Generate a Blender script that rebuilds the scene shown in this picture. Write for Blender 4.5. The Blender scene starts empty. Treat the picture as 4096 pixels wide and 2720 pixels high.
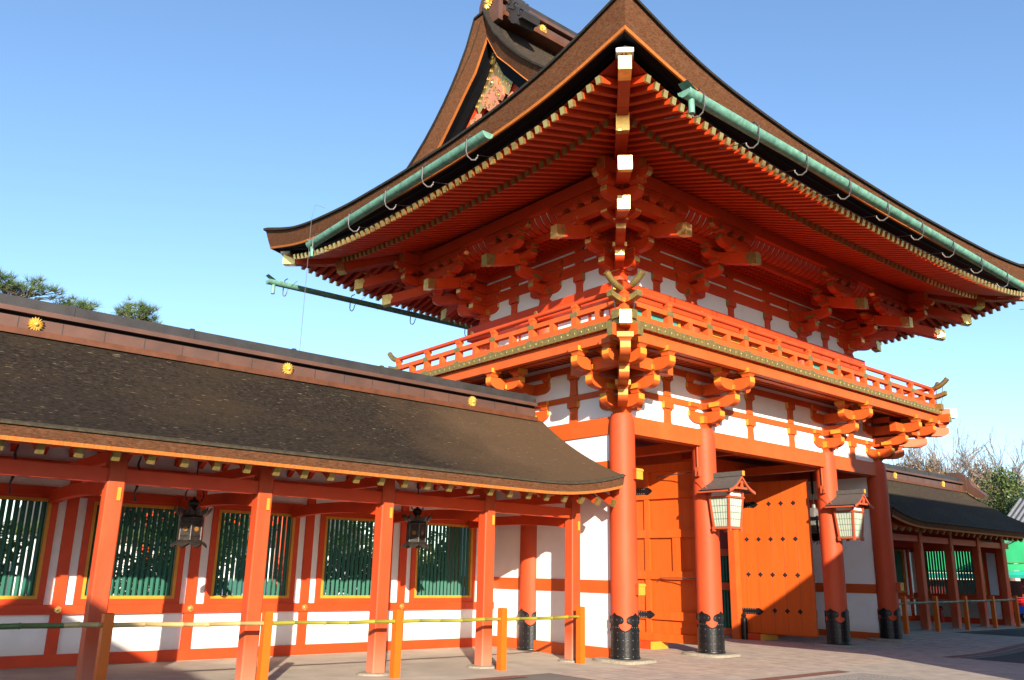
import bpy, bmesh, math, random
from math import sin, cos, pi, radians, sqrt, atan2
from mathutils import Vector, Matrix

random.seed(7)
scene = bpy.context.scene
COL = scene.collection

# ------------------------------------------------------------------ camera
YAW, PITCH, ROLL = radians(39.9356), radians(15.2566), radians(1.1887)
CAM = Vector((-13.3606, -12.2601, 1.60))
fw = Vector((sin(YAW) * cos(PITCH), cos(YAW) * cos(PITCH), sin(PITCH)))
rt = Vector((cos(YAW), -sin(YAW), 0.0))
up = rt.cross(fw)
rt2 = rt * cos(ROLL) + up * sin(ROLL)
up2 = up * cos(ROLL) - rt * sin(ROLL)
cd = bpy.data.cameras.new("camera")
cam = bpy.data.objects.new("camera", cd)
COL.objects.link(cam)
M = Matrix((rt2, up2, -fw)).transposed().to_4x4()
M.translation = CAM
cam.matrix_world = M
cd.sensor_width = 36.0
cd.lens = 3412.05 / 4096 * 36.0
cd.clip_start = 0.1
cd.clip_end = 3000
scene.camera = cam

# ------------------------------------------------------------------ light
SUN_AZ, SUN_EL = radians(33.0), radians(17.0)      # direction the light travels, elevation
ld = Vector((sin(SUN_AZ) * cos(SUN_EL), cos(SUN_AZ) * cos(SUN_EL), -sin(SUN_EL)))
sd = bpy.data.lights.new("sun", 'SUN')
sd.energy = 5.0
sd.angle = radians(0.5)
sd.color = (1.0, 0.87, 0.70)
so = bpy.data.objects.new("sun", sd)
COL.objects.link(so)
so.rotation_mode = 'QUATERNION'
so.rotation_quaternion = ld.to_track_quat('-Z', 'Y')
so.location = (-30, -40, 30)

world = bpy.data.worlds.new("World")
scene.world = world
world.use_nodes = True
wn = world.node_tree
wn.nodes.clear()
sky = wn.nodes.new("ShaderNodeTexSky")
sky.sky_type = 'NISHITA'
sky.sun_disc = False
sky.sun_elevation = SUN_EL
sky.sun_rotation = radians(33.0 + 180.0)
sky.altitude = 0
sky.air_density = 1.0
sky.dust_density = 0.3
sky.ozone_density = 3.2
bg = wn.nodes.new("ShaderNodeBackground")
bg.inputs[1].default_value = 0.125
wo = wn.nodes.new("ShaderNodeOutputWorld")
wn.links.new(sky.outputs[0], bg.inputs[0])
wn.links.new(bg.outputs[0], wo.inputs[0])

scene.view_settings.view_transform = 'Standard'
scene.view_settings.look = 'None'
scene.view_settings.gamma = 1.0
scene.view_settings.exposure = 1.2
scene.render.engine = 'CYCLES'
scene.cycles.max_bounces = 8
scene.cycles.diffuse_bounces = 5
scene.cycles.glossy_bounces = 3
scene.render.resolution_x = 1024
scene.render.resolution_y = 680

# ------------------------------------------------------------------ materials
MATS = {}

def mat(name, base, rough=0.6, metal=0.0, var=0.12, scale=3.0, stretch=(1, 1, 1), bump=0.0, bscale=30.0,
        bstretch=(1, 1, 1), spec=0.3, tint=None, tamount=0.0, tscale=1.2, emit=None, rvar=0.0, grad=None, fleck=None):
    m = bpy.data.materials.new(name)
    m.use_nodes = True
    nt = m.node_tree
    p = nt.nodes["Principled BSDF"]
    p.inputs["Roughness"].default_value = rough
    p.inputs["Metallic"].default_value = metal
    p.inputs["Specular IOR Level"].default_value = spec
    tc = nt.nodes.new("ShaderNodeTexCoord")
    oi = nt.nodes.new("ShaderNodeObjectInfo")
    ofs = nt.nodes.new("ShaderNodeVectorMath"); ofs.operation = 'MULTIPLY_ADD'
    cmb = nt.nodes.new("ShaderNodeCombineXYZ")
    for i in range(3):
        nt.links.new(oi.outputs["Random"], cmb.inputs[i])
    nt.links.new(cmb.outputs[0], ofs.inputs[0])
    ofs.inputs[1].default_value = (37.0, 53.0, 71.0)
    nt.links.new(tc.outputs["Object"], ofs.inputs[2])

    def noise(sc, st, detail=5.0, rough_=0.6):
        mp = nt.nodes.new("ShaderNodeMapping")
        mp.inputs["Scale"].default_value = st
        nt.links.new(ofs.outputs[0], mp.inputs[0])
        n = nt.nodes.new("ShaderNodeTexNoise")
        n.inputs["Scale"].default_value = sc
        n.inputs["Detail"].default_value = detail
        n.inputs["Roughness"].default_value = rough_
        nt.links.new(mp.outputs[0], n.inputs["Vector"])
        return n.outputs["Fac"]

    def ramp(src, lo, hi):
        r = nt.nodes.new("ShaderNodeMapRange")
        r.inputs["From Min"].default_value = lo
        r.inputs["From Max"].default_value = hi
        nt.links.new(src, r.inputs["Value"])
        return r.outputs[0]

    def mix(f, a, b):
        x = nt.nodes.new("ShaderNodeMix"); x.data_type = 'RGBA'
        if isinstance(f, float): x.inputs[0].default_value = f
        else: nt.links.new(f, x.inputs[0])
        for k, v in ((6, a), (7, b)):
            if isinstance(v, tuple): x.inputs[k].default_value = v
            else: nt.links.new(v, x.inputs[k])
        return x.outputs[2]

    lo = tuple(c * (1 - var) for c in base) + (1,)
    hi = tuple(min(1.0, c * (1 + var)) for c in base) + (1,)
    col = mix(ramp(noise(scale, stretch), 0.3, 0.7), lo, hi)
    if tint:
        f = ramp(noise(tscale, stretch, 6.0, 0.65), 0.5, 0.72)
        mm = nt.nodes.new("ShaderNodeMath"); mm.operation = 'MULTIPLY'
        mm.inputs[1].default_value = tamount
        nt.links.new(f, mm.inputs[0])
        col = mix(mm.outputs[0], col, tuple(tint) + (1,))
    if grad:      # (axis, from, to, colour): a slow change of colour along the thing, broken up by noise
        sp = nt.nodes.new("ShaderNodeSeparateXYZ")
        nt.links.new(tc.outputs["Object"], sp.inputs[0])
        ad = nt.nodes.new("ShaderNodeMath"); ad.operation = 'MULTIPLY_ADD'
        nt.links.new(noise(0.9, (1, 1, 1), 6.0), ad.inputs[0]); ad.inputs[1].default_value = (grad[2] - grad[1]) * 1.2
        nt.links.new(sp.outputs[grad[0]], ad.inputs[2])
        o = (grad[2] - grad[1]) * .6
        col = mix(ramp(ad.outputs[0], grad[1] + o, grad[2] + o), col, tuple(grad[3]) + (1,))
    if fleck:     # (colour, scale, threshold)
        col = mix(ramp(noise(fleck[1], fleck[3], 2.0, .5), fleck[2], fleck[2] + .05), col, tuple(fleck[0]) + (1,))
    nt.links.new(col, p.inputs["Base Color"])
    if rvar:
        r = nt.nodes.new("ShaderNodeMapRange")
        r.inputs["To Min"].default_value = rough - rvar; r.inputs["To Max"].default_value = rough + rvar
        nt.links.new(noise(scale * 2, stretch), r.inputs["Value"])
        nt.links.new(r.outputs[0], p.inputs["Roughness"])
    if bump:
        b = nt.nodes.new("ShaderNodeBump")
        b.inputs["Strength"].default_value = bump
        b.inputs["Distance"].default_value = 0.02
        nt.links.new(noise(bscale, bstretch, 4.0), b.inputs["Height"])
        nt.links.new(b.outputs[0], p.inputs["Normal"])
    if emit:
        p.inputs["Emission Color"].default_value = tuple(emit[:3]) + (1,)
        p.inputs["Emission Strength"].default_value = emit[3]
    MATS[name] = m
    return m

RED = mat("vermilion_paint", (0.56, 0.050, 0.0085), 0.5, var=0.10, scale=2.5, bump=0.06, bscale=14, bstretch=(1, 1, 6),
          tint=(0.58, 0.08, 0.018), tamount=0.35, tscale=1.5)  # deeper red copy, with the shade of the eaves put into it
RED2 = mat("lit_vermilion_paint", (0.50, 0.082, 0.013), 0.5, var=0.10, scale=2.5, bump=0.06, bscale=14, bstretch=(1, 1, 6),
           tint=(0.54, 0.125, 0.03), tamount=0.4, tscale=1.5)  # paler copy of the vermilion: sunlight on the lower storey put into the colour
COLRED = mat("column_paint", (0.47, 0.056, 0.014), 0.6, var=0.10, scale=2.0, stretch=(1, 1, .35), bump=0.05, bscale=12,
             bstretch=(1, 1, .3), tint=(0.47, 0.085, 0.032), tamount=0.5, tscale=0.9)
WORN = mat("worn_pillar_paint", (0.46, 0.060, 0.015), 0.55, var=0.14, scale=3.0, stretch=(1, 1, .3), bump=0.10, bscale=18,
           bstretch=(1, 1, .15), tint=(0.46, 0.098, 0.042), tamount=0.55, tscale=1.1, grad=(2, .55, -.05, (0.44, 0.15, 0.085)))
DOOR = mat("door_paint", (0.52, 0.082, 0.008), 0.5, var=0.09, scale=4.0, stretch=(3, 3, .2), bump=0.08, bscale=22, bstretch=(3, 3, .15),
           tint=(0.55, 0.12, 0.025), tamount=0.4, tscale=1.4)
ORANGE = mat("orange_post_paint", (0.56, 0.105, 0.005), 0.45, var=0.06, scale=3)
YEL = mat("ochre_paint", (0.56, 0.25, 0.026), 0.5, var=0.12, scale=6)
WHITE = mat("white_plaster", (0.80, 0.785, 0.76), 0.9, var=0.03, scale=1.2, bump=0.03, bscale=60, spec=0.1,
            tint=(0.66, 0.62, 0.56), tamount=0.45, tscale=1.3, grad=(2, .42, .05, (0.62, 0.56, 0.48)))
GOLD = mat("gilt_metal", (0.80, 0.56, 0.19), 0.34, metal=0.9, var=0.15, scale=9, bump=0.15, bscale=60, rvar=0.08)
CREST = mat("gilt_crest_metal", (0.80, 0.55, 0.15), 0.36, metal=0.5, var=0.1, scale=9)
OLDGOLD = mat("aged_brass", (0.36, 0.26, 0.085), 0.45, metal=0.75, var=0.22, scale=14, bump=0.25, bscale=90,
              tint=(0.18, 0.16, 0.07), tamount=0.6, tscale=18)
BLACK = mat("black_iron", (0.006, 0.006, 0.007), 0.36, metal=0.0, var=0.3, scale=8, bump=0.15, bscale=25, spec=0.4, rvar=0.1)
BRONZE = mat("dark_bronze", (0.030, 0.024, 0.021), 0.42, metal=0.3, var=0.3, scale=10, bump=0.1, bscale=30, spec=0.5,
             tint=(0.10, 0.12, 0.10), tamount=0.35, tscale=8)
BARK = mat("cypress_bark_thatch", (0.046, 0.035, 0.026), 0.95, var=0.55, scale=22, stretch=(.5, 1, 1), bump=1.0, bscale=60,
           bstretch=(.35, 1, 1), spec=0.08, tint=(0.066, 0.060, 0.030), tamount=0.75, tscale=.7, fleck=((0.15, 0.125, 0.085), 34, .69, (.22, 1, 1)))
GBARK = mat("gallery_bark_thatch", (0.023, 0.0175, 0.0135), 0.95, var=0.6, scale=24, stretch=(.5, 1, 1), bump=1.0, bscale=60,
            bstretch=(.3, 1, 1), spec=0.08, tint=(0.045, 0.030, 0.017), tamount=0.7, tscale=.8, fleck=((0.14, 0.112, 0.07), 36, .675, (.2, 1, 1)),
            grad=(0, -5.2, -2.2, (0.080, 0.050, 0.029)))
BARKEDGE = mat("thatch_edge", (0.120, 0.052, 0.026), 0.95, var=0.45, scale=34, stretch=(.5, .5, 1.6), bump=0.9, bscale=90,
               bstretch=(.5, .5, 1.8), spec=0.06, tint=(0.17, 0.088, 0.05), tamount=0.5, tscale=9)
LIP = mat("weathered_thatch_lip", (0.056, 0.045, 0.030), 0.95, var=0.35, scale=14, bump=0.8, bscale=60, spec=0.1)
DARKLIP = mat("dark_thatch_lip", (0.030, 0.026, 0.022), 0.95, var=0.35, scale=14, bump=0.8, bscale=60, spec=0.1)
STRIPE = mat("bark_underlayer", (0.42, 0.125, 0.022), 0.8, var=0.25, scale=20, stretch=(2, 2, .3), bump=0.4, bscale=60)
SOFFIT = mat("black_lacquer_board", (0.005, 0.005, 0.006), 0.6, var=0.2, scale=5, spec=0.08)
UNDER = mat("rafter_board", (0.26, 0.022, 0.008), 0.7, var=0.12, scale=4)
COPPER = mat("verdigris_copper", (0.135, 0.305, 0.235), 0.6, metal=0.1, var=0.30, scale=9, stretch=(1, 1, 1), bump=0.1, bscale=25,
             tint=(0.05, 0.14, 0.12), tamount=0.65, tscale=5)
RIDGE = mat("brown_copper_sheet", (0.115, 0.058, 0.043), 0.48, metal=0.25, var=0.18, scale=2.5, bump=0.04, bscale=8,
            tint=(0.07, 0.052, 0.047), tamount=0.7, tscale=1.0)
RIDGECAP = mat("grey_copper_cap", (0.042, 0.039, 0.040), 0.5, metal=0.3, var=0.25, scale=3, bump=0.05, bscale=10)
RUST = mat("rusty_copper_strip", (0.115, 0.042, 0.020), 0.5, metal=0.2, var=0.25, scale=5)
GREEN = mat("green_lattice_paint", (0.020, 0.112, 0.078), 0.5, var=0.12, scale=5, stretch=(1, 1, .3))
TEAL = mat("teal_lattice_paint", (0.06, 0.27, 0.20), 0.5, var=0.1, scale=5)
STEEL = mat("galvanised_iron", (0.30, 0.29, 0.28), 0.4, metal=0.6, var=0.2, scale=10)
IRONROD = mat("dull_iron", (0.06, 0.06, 0.065), 0.5, metal=0.3, var=0.2, scale=10)
STONE = mat("granite_base", (0.27, 0.24, 0.185), 0.85, var=0.22, scale=22, bump=0.5, bscale=45, tint=(0.19, 0.17, 0.13), tamount=0.5, tscale=5)
PAPER = mat("lantern_paper", (0.42, 0.46, 0.38), 0.8, var=0.04, scale=4)
MUNTIN = mat("green_lantern_bar", (0.05, 0.16, 0.10), 0.5, var=0.1)
LROOF = mat("lantern_shingle", (0.075, 0.07, 0.066), 0.7, var=0.2, scale=20)
WOODRED = mat("lantern_frame_paint", (0.40, 0.072, 0.026), 0.55, var=0.1, scale=5)
PINK = mat("faded_carving_paint", (0.42, 0.17, 0.11), 0.7, var=0.12, scale=6)
WINE = mat("dark_red_board", (0.22, 0.035, 0.03), 0.7, var=0.15, scale=4)

# ------------------------------------------------------------------ mesh helper
class MB:
    def __init__(s):
        s.v = []; s.f = []; s.m = []
    def add(s, vs, fs, m=0):
        b = len(s.v)
        s.v.extend([tuple(p) for p in vs])
        for i, f in enumerate(fs):
            s.f.append([b + k for k in f])
            s.m.append(m[i] if isinstance(m, (list, tuple)) else m)
    def box(s, x0, x1, y0, y1, z0, z1, m=0, mx=None, my=None, mz=None):
        vs = [(x, y, z) for x in (x0, x1) for y in (y0, y1) for z in (z0, z1)]
        fs = [(0, 1, 3, 2), (4, 6, 7, 5), (0, 4, 5, 1), (2, 3, 7, 6), (0, 2, 6, 4), (1, 5, 7, 3)]
        g = lambda q: m if q is None else q
        s.add(vs, fs, [g(mx), g(mx), g(my), g(my), g(mz), g(mz)])
    def beam(s, p, q, w, h, m=0, cap=None, upv=(0, 0, 1), off=0.0):
        p = Vector(p); q = Vector(q); d = (q - p).normalized()
        sd_ = d.cross(Vector(upv)).normalized(); u = sd_.cross(d)
        vs = []
        for e in (p, q):
            for a, b in ((-1, -1), (1, -1), (1, 1), (-1, 1)):
                vs.append(e + sd_ * (a * w / 2) + u * (b * h / 2 + off))
        c = m if cap is None else cap
        s.add(vs, [(0, 1, 2, 3), (4, 7, 6, 5), (0, 4, 5, 1), (1, 5, 6, 2), (2, 6, 7, 3), (3, 7, 4, 0)], [c, c, m, m, m, m])
    def prism(s, poly, o, u, v, w, m=0, em=None, capm=None):
        """poly in (u, v); extruded from -w/2 to +w/2 along u x v; em {edge index: material}"""
        o = Vector(o); u = Vector(u); v = Vector(v); n = u.cross(v).normalized()
        k = len(poly)
        vs = [o + u * a + v * b + n * (w * t) for t in (-.5, .5) for a, b in poly]
        fs = [list(range(k))[::-1], list(range(k, 2 * k))]
        ms = [m if capm is None else capm] * 2
        for i in range(k):
            j = (i + 1) % k
            fs.append([i, j, k + j, k + i]); ms.append(em.get(i, m) if em else m)
        s.add(vs, fs, ms)
    def lathe(s, prof, c=(0, 0, 0), n=24, m=0, closed=True, a0=0.0):
        c = Vector(c); k = len(prof); vs = []; fs = []
        for r, z in prof:
            for i in range(n):
                a = a0 + 2 * pi * i / n
                vs.append((c.x + r * cos(a), c.y + r * sin(a), c.z + z))
        for j in range(k - 1):
            for i in range(n):
                i2 = (i + 1) % n
                fs.append([j * n + i, j * n + i2, (j + 1) * n + i2, (j + 1) * n + i])
        if closed:
            fs.append(list(range(n))[::-1]); fs.append([(k - 1) * n + i for i in range(n)])
        s.add(vs, fs, m)
    def tube(s, path, r, n=8, m=0, cap=True, ms=None):
        path = [Vector(p) for p in path]; k = len(path); vs = []; fs = []; mm = []
        rr = r if isinstance(r, (list, tuple)) else [r] * k
        ref = Vector((0, 0, 1))
        for i, p in enumerate(path):
            d = (path[min(i + 1, k - 1)] - path[max(i - 1, 0)]).normalized()
            rf = ref if abs(d.dot(ref)) < .95 else Vector((1, 0, 0))
            a = d.cross(rf).normalized(); b = a.cross(d)
            for j in range(n):
                t = 2 * pi * j / n
                vs.append(p + (a * cos(t) + b * sin(t)) * rr[i])
        for i in range(k - 1):
            for j in range(n):
                j2 = (j + 1) % n
                fs.append([i * n + j, i * n + j2, (i + 1) * n + j2, (i + 1) * n + j]); mm.append(ms[i] if ms else m)
        if cap:
            fs.append(list(range(n))[::-1]); mm.append(ms[0] if ms else m)
            fs.append([(k - 1) * n + j for j in range(n)]); mm.append(ms[-1] if ms else m)
        s.add(vs, fs, mm)
    def rows(s, rws, m=0, close=False):
        n = len(rws[0]); vs = [p for r in rws for p in r]; fs = []
        for i in range(len(rws) - 1):
            for j in range(n if close else n - 1):
                j2 = (j + 1) % n
                fs.append([i * n + j, i * n + j2, (i + 1) * n + j2, (i + 1) * n + j])
        s.add(vs, fs, m)
    def xf(s, M4):
        s.v = [tuple(M4 @ Vector(p)) for p in s.v]
        return s
    def mesh(s, name, mats, smooth=None):
        me = bpy.data.meshes.new(name)
        me.from_pydata(s.v, [], s.f)
        for mm in (mats if isinstance(mats, (list, tuple)) else [mats]):
            me.materials.append(mm)
        me.polygons.foreach_set("material_index", s.m)
        b = bmesh.new(); b.from_mesh(me)
        bmesh.ops.recalc_face_normals(b, faces=b.faces)
        b.to_mesh(me); b.free()
        if smooth is not None:
            me.shade_smooth()
            me.set_sharp_from_angle(angle=radians(smooth))
        return me

WL = {}

def wl(o):
    return WL.get(o.name, Vector((0, 0, 0))) if o else Vector((0, 0, 0))

def put(name, me, parent, at=(0, 0, 0), rz=0.0, label=None):
    o = bpy.data.objects.new(name, me)
    COL.objects.link(o)
    at = Vector(at)
    o.parent = parent
    if parent:
        pr = parent.get("_rz", 0.0)
        d = at - wl(parent)
        if pr: d = Matrix.Rotation(-pr, 3, 'Z') @ d
        o.location = d
        o.rotation_euler = (0, 0, rz - pr)
    else:
        o.location = at
        o.rotation_euler = (0, 0, rz)
    WL[o.name] = at
    if rz: o["_rz"] = rz
    if label: o["label"] = label
    return o

def part(name, mb, mats, parent, smooth=None, at=(0, 0, 0), rz=0.0, label=None):
    """mesh given in coordinates relative to `at`"""
    return put(name, mb.mesh(name, mats, smooth), parent, at, rz, label)

def thing(name, loc, label, cat, group=None):
    o = bpy.data.objects.new(name, None)
    o.empty_display_size = 0.2
    COL.objects.link(o)
    o.location = loc
    WL[o.name] = Vector(loc)
    o["label"] = label; o["category"] = cat
    if group: o["group"] = group
    return o

def tag(o, label, cat, group=None):
    o["label"] = label; o["category"] = cat
    if group: o["group"] = group
    return o

def struct(name, mb, mats, smooth=None, kind="structure"):
    o = part(name, mb, mats, None, smooth)
    o["kind"] = kind
    return o

def lerp_table(t, x):
    if x <= t[0][0]: return t[0][1]
    for (a, b), (c, d) in zip(t, t[1:]):
        if x <= c: return b + (d - b) * (x - a) / (c - a)
    return t[-1][1]

# ------------------------------------------------------------------ ground
GZ = -0.06

def gz(x):
    t = min(1.0, max(0.0, (x - 9.0) / 4.0))
    return GZ + 0.15 * t * t * (3 - 2 * t)

def paving_mat(name, c1, c2, mortar, bw, rh, ms, rot, bump=0.3):
    m = bpy.data.materials.new(name); m.use_nodes = True
    nt = m.node_tree; p = nt.nodes["Principled BSDF"]
    p.inputs["Roughness"].default_value = 0.85
    p.inputs["Specular IOR Level"].default_value = 0.2
    tc = nt.nodes.new("ShaderNodeTexCoord"); mp = nt.nodes.new("ShaderNodeMapping")
    mp.inputs["Rotation"].default_value = (0, 0, rot)
    nt.links.new(tc.outputs["Object"], mp.inputs[0])
    b = nt.nodes.new("ShaderNodeTexBrick")
    b.inputs["Color1"].default_value = c1 + (1,); b.inputs["Color2"].default_value = c2 + (1,)
    b.inputs["Mortar"].default_value = mortar + (1,)
    b.inputs["Scale"].default_value = 1.0
    b.inputs["Mortar Size"].default_value = ms; b.inputs["Mortar Smooth"].default_value = 0.3
    b.inputs["Brick Width"].default_value = bw; b.inputs["Row Height"].default_value = rh
    nt.links.new(mp.outputs[0], b.inputs["Vector"])
    n = nt.nodes.new("ShaderNodeTexNoise"); n.inputs["Scale"].default_value = 3.0; n.inputs["Detail"].default_value = 8
    n.inputs["Roughness"].default_value = 0.7
    nt.links.new(tc.outputs["Object"], n.inputs["Vector"])
    r = nt.nodes.new("ShaderNodeMapRange"); r.inputs["From Min"].default_value = .3; r.inputs["From Max"].default_value = .75
    r.inputs["To Min"].default_value = .72; r.inputs["To Max"].default_value = 1.18
    nt.links.new(n.outputs["Fac"], r.inputs["Value"])
    x = nt.nodes.new("ShaderNodeVectorMath"); x.operation = 'SCALE'
    nt.links.new(b.outputs["Color"], x.inputs[0]); nt.links.new(r.outputs[0], x.inputs["Scale"])
    nt.links.new(x.outputs[0], p.inputs["Base Color"])
    n2 = nt.nodes.new("ShaderNodeTexNoise"); n2.inputs["Scale"].default_value = 45; n2.inputs["Detail"].default_value = 5
    nt.links.new(tc.outputs["Object"], n2.inputs["Vector"])
    ad = nt.nodes.new("ShaderNodeMath"); ad.operation = 'MULTIPLY_ADD'
    nt.links.new(b.outputs["Fac"], ad.inputs[0]); ad.inputs[1].default_value = -1.2
    nt.links.new(n2.outputs["Fac"], ad.inputs[2])
    bp = nt.nodes.new("ShaderNodeBump"); bp.inputs["Strength"].default_value = bump; bp.inputs["Distance"].default_value = 0.01
    nt.links.new(ad.outputs[0], bp.inputs["Height"]); nt.links.new(bp.outputs[0], p.inputs["Normal"])
    return m

EARTH = mat("pale_swept_ground", (0.15, 0.135, 0.115), 0.9, var=0.14, scale=1.2, bump=0.3, bscale=40, tint=(0.11, 0.10, 0.085), tamount=0.5, tscale=.6)
CONC = mat("worn_concrete", (0.385, 0.345, 0.275), 0.85, var=0.16, scale=1.6, bump=0.25, bscale=35, tint=(0.26, 0.235, 0.195), tamount=0.6, tscale=0.55)
PAVE = paving_mat("stone_paving_blocks", (0.45, 0.365, 0.285), (0.40, 0.34, 0.285), (0.15, 0.13, 0.11), 1.15, 0.60, 0.011, radians(90))
BORDER = paving_mat("smooth_border_stone", (0.40, 0.36, 0.30), (0.38, 0.34, 0.285), (0.26, 0.235, 0.195), 1.8, 4.0, 0.006, 0)
DRAIN = mat("brown_drain_grating", (0.19, 0.095, 0.068), 0.7, var=0.25, scale=60, stretch=(1, .1, 1), bump=0.6, bscale=90, bstretch=(1, .1, 1))
PEBBLE = mat("pebble_bed", (0.27, 0.26, 0.235), 0.8, var=0.6, scale=34, bump=1.0, bscale=34)
ASPH = mat("dark_gravel", (0.055, 0.057, 0.06), 0.9, var=0.35, scale=30, bump=0.8, bscale=40)

def sheet(name, x0, x1, y0, y1, dz, m):
    b = MB()
    n = max(1, int((x1 - x0) / 0.5)) if (x1 > 8 and x0 < 14 and x1 - x0 < 80) else 8
    xs = [x0 + (x1 - x0) * i / n for i in range(n + 1)]
    b.rows([[(x, y0, gz(x) + dz) for x in xs], [(x, y1, gz(x) + dz) for x in xs]])
    return struct(name, b, m)

b = MB()
xs = [-1500, -200, -40] + [8 + .5 * i for i in range(14)] + [40, 200, 1500]
ysg = [-1500, -100, 100, 1500]
b.rows([[(x, y, gz(x)) for x in xs] for y in ysg])
struct("ground", b, EARTH)
sheet("concrete_apron", -20, -0.6, -0.72, 4.2, 0.004, CONC)
sheet("concrete_apron", 11.6, 24, 0.15, 4.65, 0.004, CONC)
sheet("stone_paving", -0.6, 11.6, -2.88, 9.0, 0.004, PAVE)
sheet("stone_paving", -2.7, -0.6, -2.88, -0.72, 0.004, PAVE)
sheet("stone_paving", 11.6, 15.0, -2.85, 0.15, 0.004, PAVE)
sheet("border_stone", -20, 11.6, -3.18, -2.88, 0.008, BORDER)
sheet("border_stone", -20, 2.42, -3.66, -3.44, 0.008, BORDER)
sheet("central_path", 2.42, 7.5, -30, -3.18, 0.008, BORDER)
sheet("drain_strip", -20, 2.40, -3.44, -3.18, 0.012, DRAIN)
sheet("drain_strip", 7.42, 30, -3.13, -2.87, 0.012, DRAIN)
sheet("drain_strip", -20, -3.45, -1.02, -0.74, 0.012, DRAIN)
sheet("drain_strip", 15.2, 30, -0.1, 0.1, 0.012, DRAIN)
sheet("pebble_bed", -20, 2.42, -9, -3.66, 0.010, PEBBLE)
sheet("gravel_bed", 7.5, 32, -9, -3.47, 0.010, ASPH)
sheet("gravel_bed", 15.2, 32, -2.2, -0.3, 0.010, ASPH)

# ------------------------------------------------------------------ the gate
LX, DY = 10.849, 5.654
CX = [0.0, 2.775, 8.073, 10.849]
CY = [0.0, 2.827, 5.654]
H = 4.91
G = thing("gatehouse", (LX / 2, DY / 2, GZ), "two-storey vermilion shrine gatehouse with gold fittings under a big upswept brown bark roof", "gate")

# ---- round columns with iron sheaths
cb = MB()
cb.lathe([(.278, -.02), (.276, 2.2), (.272, 4.4), (.262, 4.72), (.235, 4.87), (.222, H)], n=40)
me_col = cb.mesh("column", COLRED, 40)

def sheath_mesh():
    b = MB(); R = .290
    prof = [(.0, 45), (.50, 45), (.52, 45), (.532, 38), (.55, 31), (.58, 24), (.615, 18.5), (.645, 18), (.662, 20), (.672, 26), (.68, 33),
            (.70, 37), (.725, 38.5), (.755, 37.5), (.785, 33), (.805, 26), (.818, 18), (.823, 12), (.84, 7), (.862, 2), (.872, 0.3)]
    # pinch out between 0.615 and 0.7 makes the keyhole cut-outs
    for q in range(4):
        c0 = radians(90 * q)
        outer = []; inner = []
        for z, w in prof:
            w = radians(w)
            outer.append([(R * cos(c0 + w * t / 5), R * sin(c0 + w * t / 5), z) for t in range(-5, 6)])
            inner.append([((R - .018) * cos(c0 + w * t / 5), (R - .018) * sin(c0 + w * t / 5), z) for t in range(-5, 6)])
        b.rows(outer)
        for side in (0, -1):
            b.rows([[o[side] for o in outer[2:]], [o[side] for o in inner[2:]]])
        # raised rim
        for side in (0, -1):
            b.tube([(p[side][0] * 1.008, p[side][1] * 1.008, p[side][2]) for p in outer[2:]], .008, 4, cap=False)
        for z in (.06, .20, .36, .50, .60, .74):
            for t in (-.8, -.3, .3, .8):
                w = lerp_table(prof, z)
                a = c0 + radians(w) * t
                ct = Vector((R * cos(a), R * sin(a), z)); nn = Vector((cos(a), sin(a), 0)); tt = Vector((-sin(a), cos(a), 0))
                pts = [ct + (tt * cos(k * pi / 3) + Vector((0, 0, 1)) * sin(k * pi / 3)) * .0065 for k in range(6)]
                b.add(pts + [ct + nn * .007], [(k, (k + 1) % 6, 6) for k in range(6)], 1)
    b.lathe([(.300, .0), (.305, .012), (.305, .03), (.296, .045), (.290, .06)], n=40, closed=False)
    return b.mesh("column_sheath", [BLACK, STEEL], 50)
me_sheath = sheath_mesh()

def stone_mesh():
    b = MB(); rnd = random.Random(4)
    n = 18; rows_ = []
    for z, s in ((-.10, 1.0), (-.015, 1.0), (0.0, .965)):
        rows_.append([])
        for i in range(n):
            a = 2 * pi * i / n + .17
            r = .50 / max(abs(cos(a)), abs(sin(a))) if True else 0
            r = min(r, .63) + .02 * sin(3 * a + 1) + .012 * sin(7 * a)
            rows_[-1].append((r * s * cos(a), r * s * sin(a), z))
    b.rows(rows_, close=True)
    b.add(rows_[-1], [list(range(n))])
    return b.mesh("base_stone", STONE, 40)
me_stone = stone_mesh()

COLS = {}
for i, x in enumerate(CX):
    for j, y in enumerate(CY):
        if i in (1, 2) and j == 1:       # the door columns stand behind the hung leaves
            x, y = (3.44, 3.0) if i == 1 else (8.45, 3.04)
        c = put("column", me_col, G, (x, y, 0))
        dz = gz(x) - GZ
        put("column_sheath", me_sheath, c, (x, y, -.045 if (i == 0 and j == 1) else 0))
        put("base_stone", me_stone, c, (x, y, -.045 if (i == 0 and j == 1) else dz * .8))
        COLS[i, j] = c

# little ochre-ended pegs that stick out of the corner columns
def peg(x, y, z, par):
    b = MB()
    b.box(x, x + .20, y - .10, y + .06, z, z + .22, 0, my=1)
    b.box(x - .01, x + .21, y - .112, y + .065, z + .17, z + .205, 0, my=1)
    part("peg", b, [COLRED, YEL], par)
peg(.02, -.27, 1.22, COLS[0, 0]); peg(.02, -.27, 3.52, COLS[0, 0]); peg(10.9, -.27, 1.33, COLS[3, 0])

# ---- head beams and wall bands
def gbox(name, x0, x1, y0, y1, z0, z1, m=RED2, parent=None):
    b = MB(); b.box(x0, x1, y0, y1, z0, z1)
    return part(name, b, m, parent or G)

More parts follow.
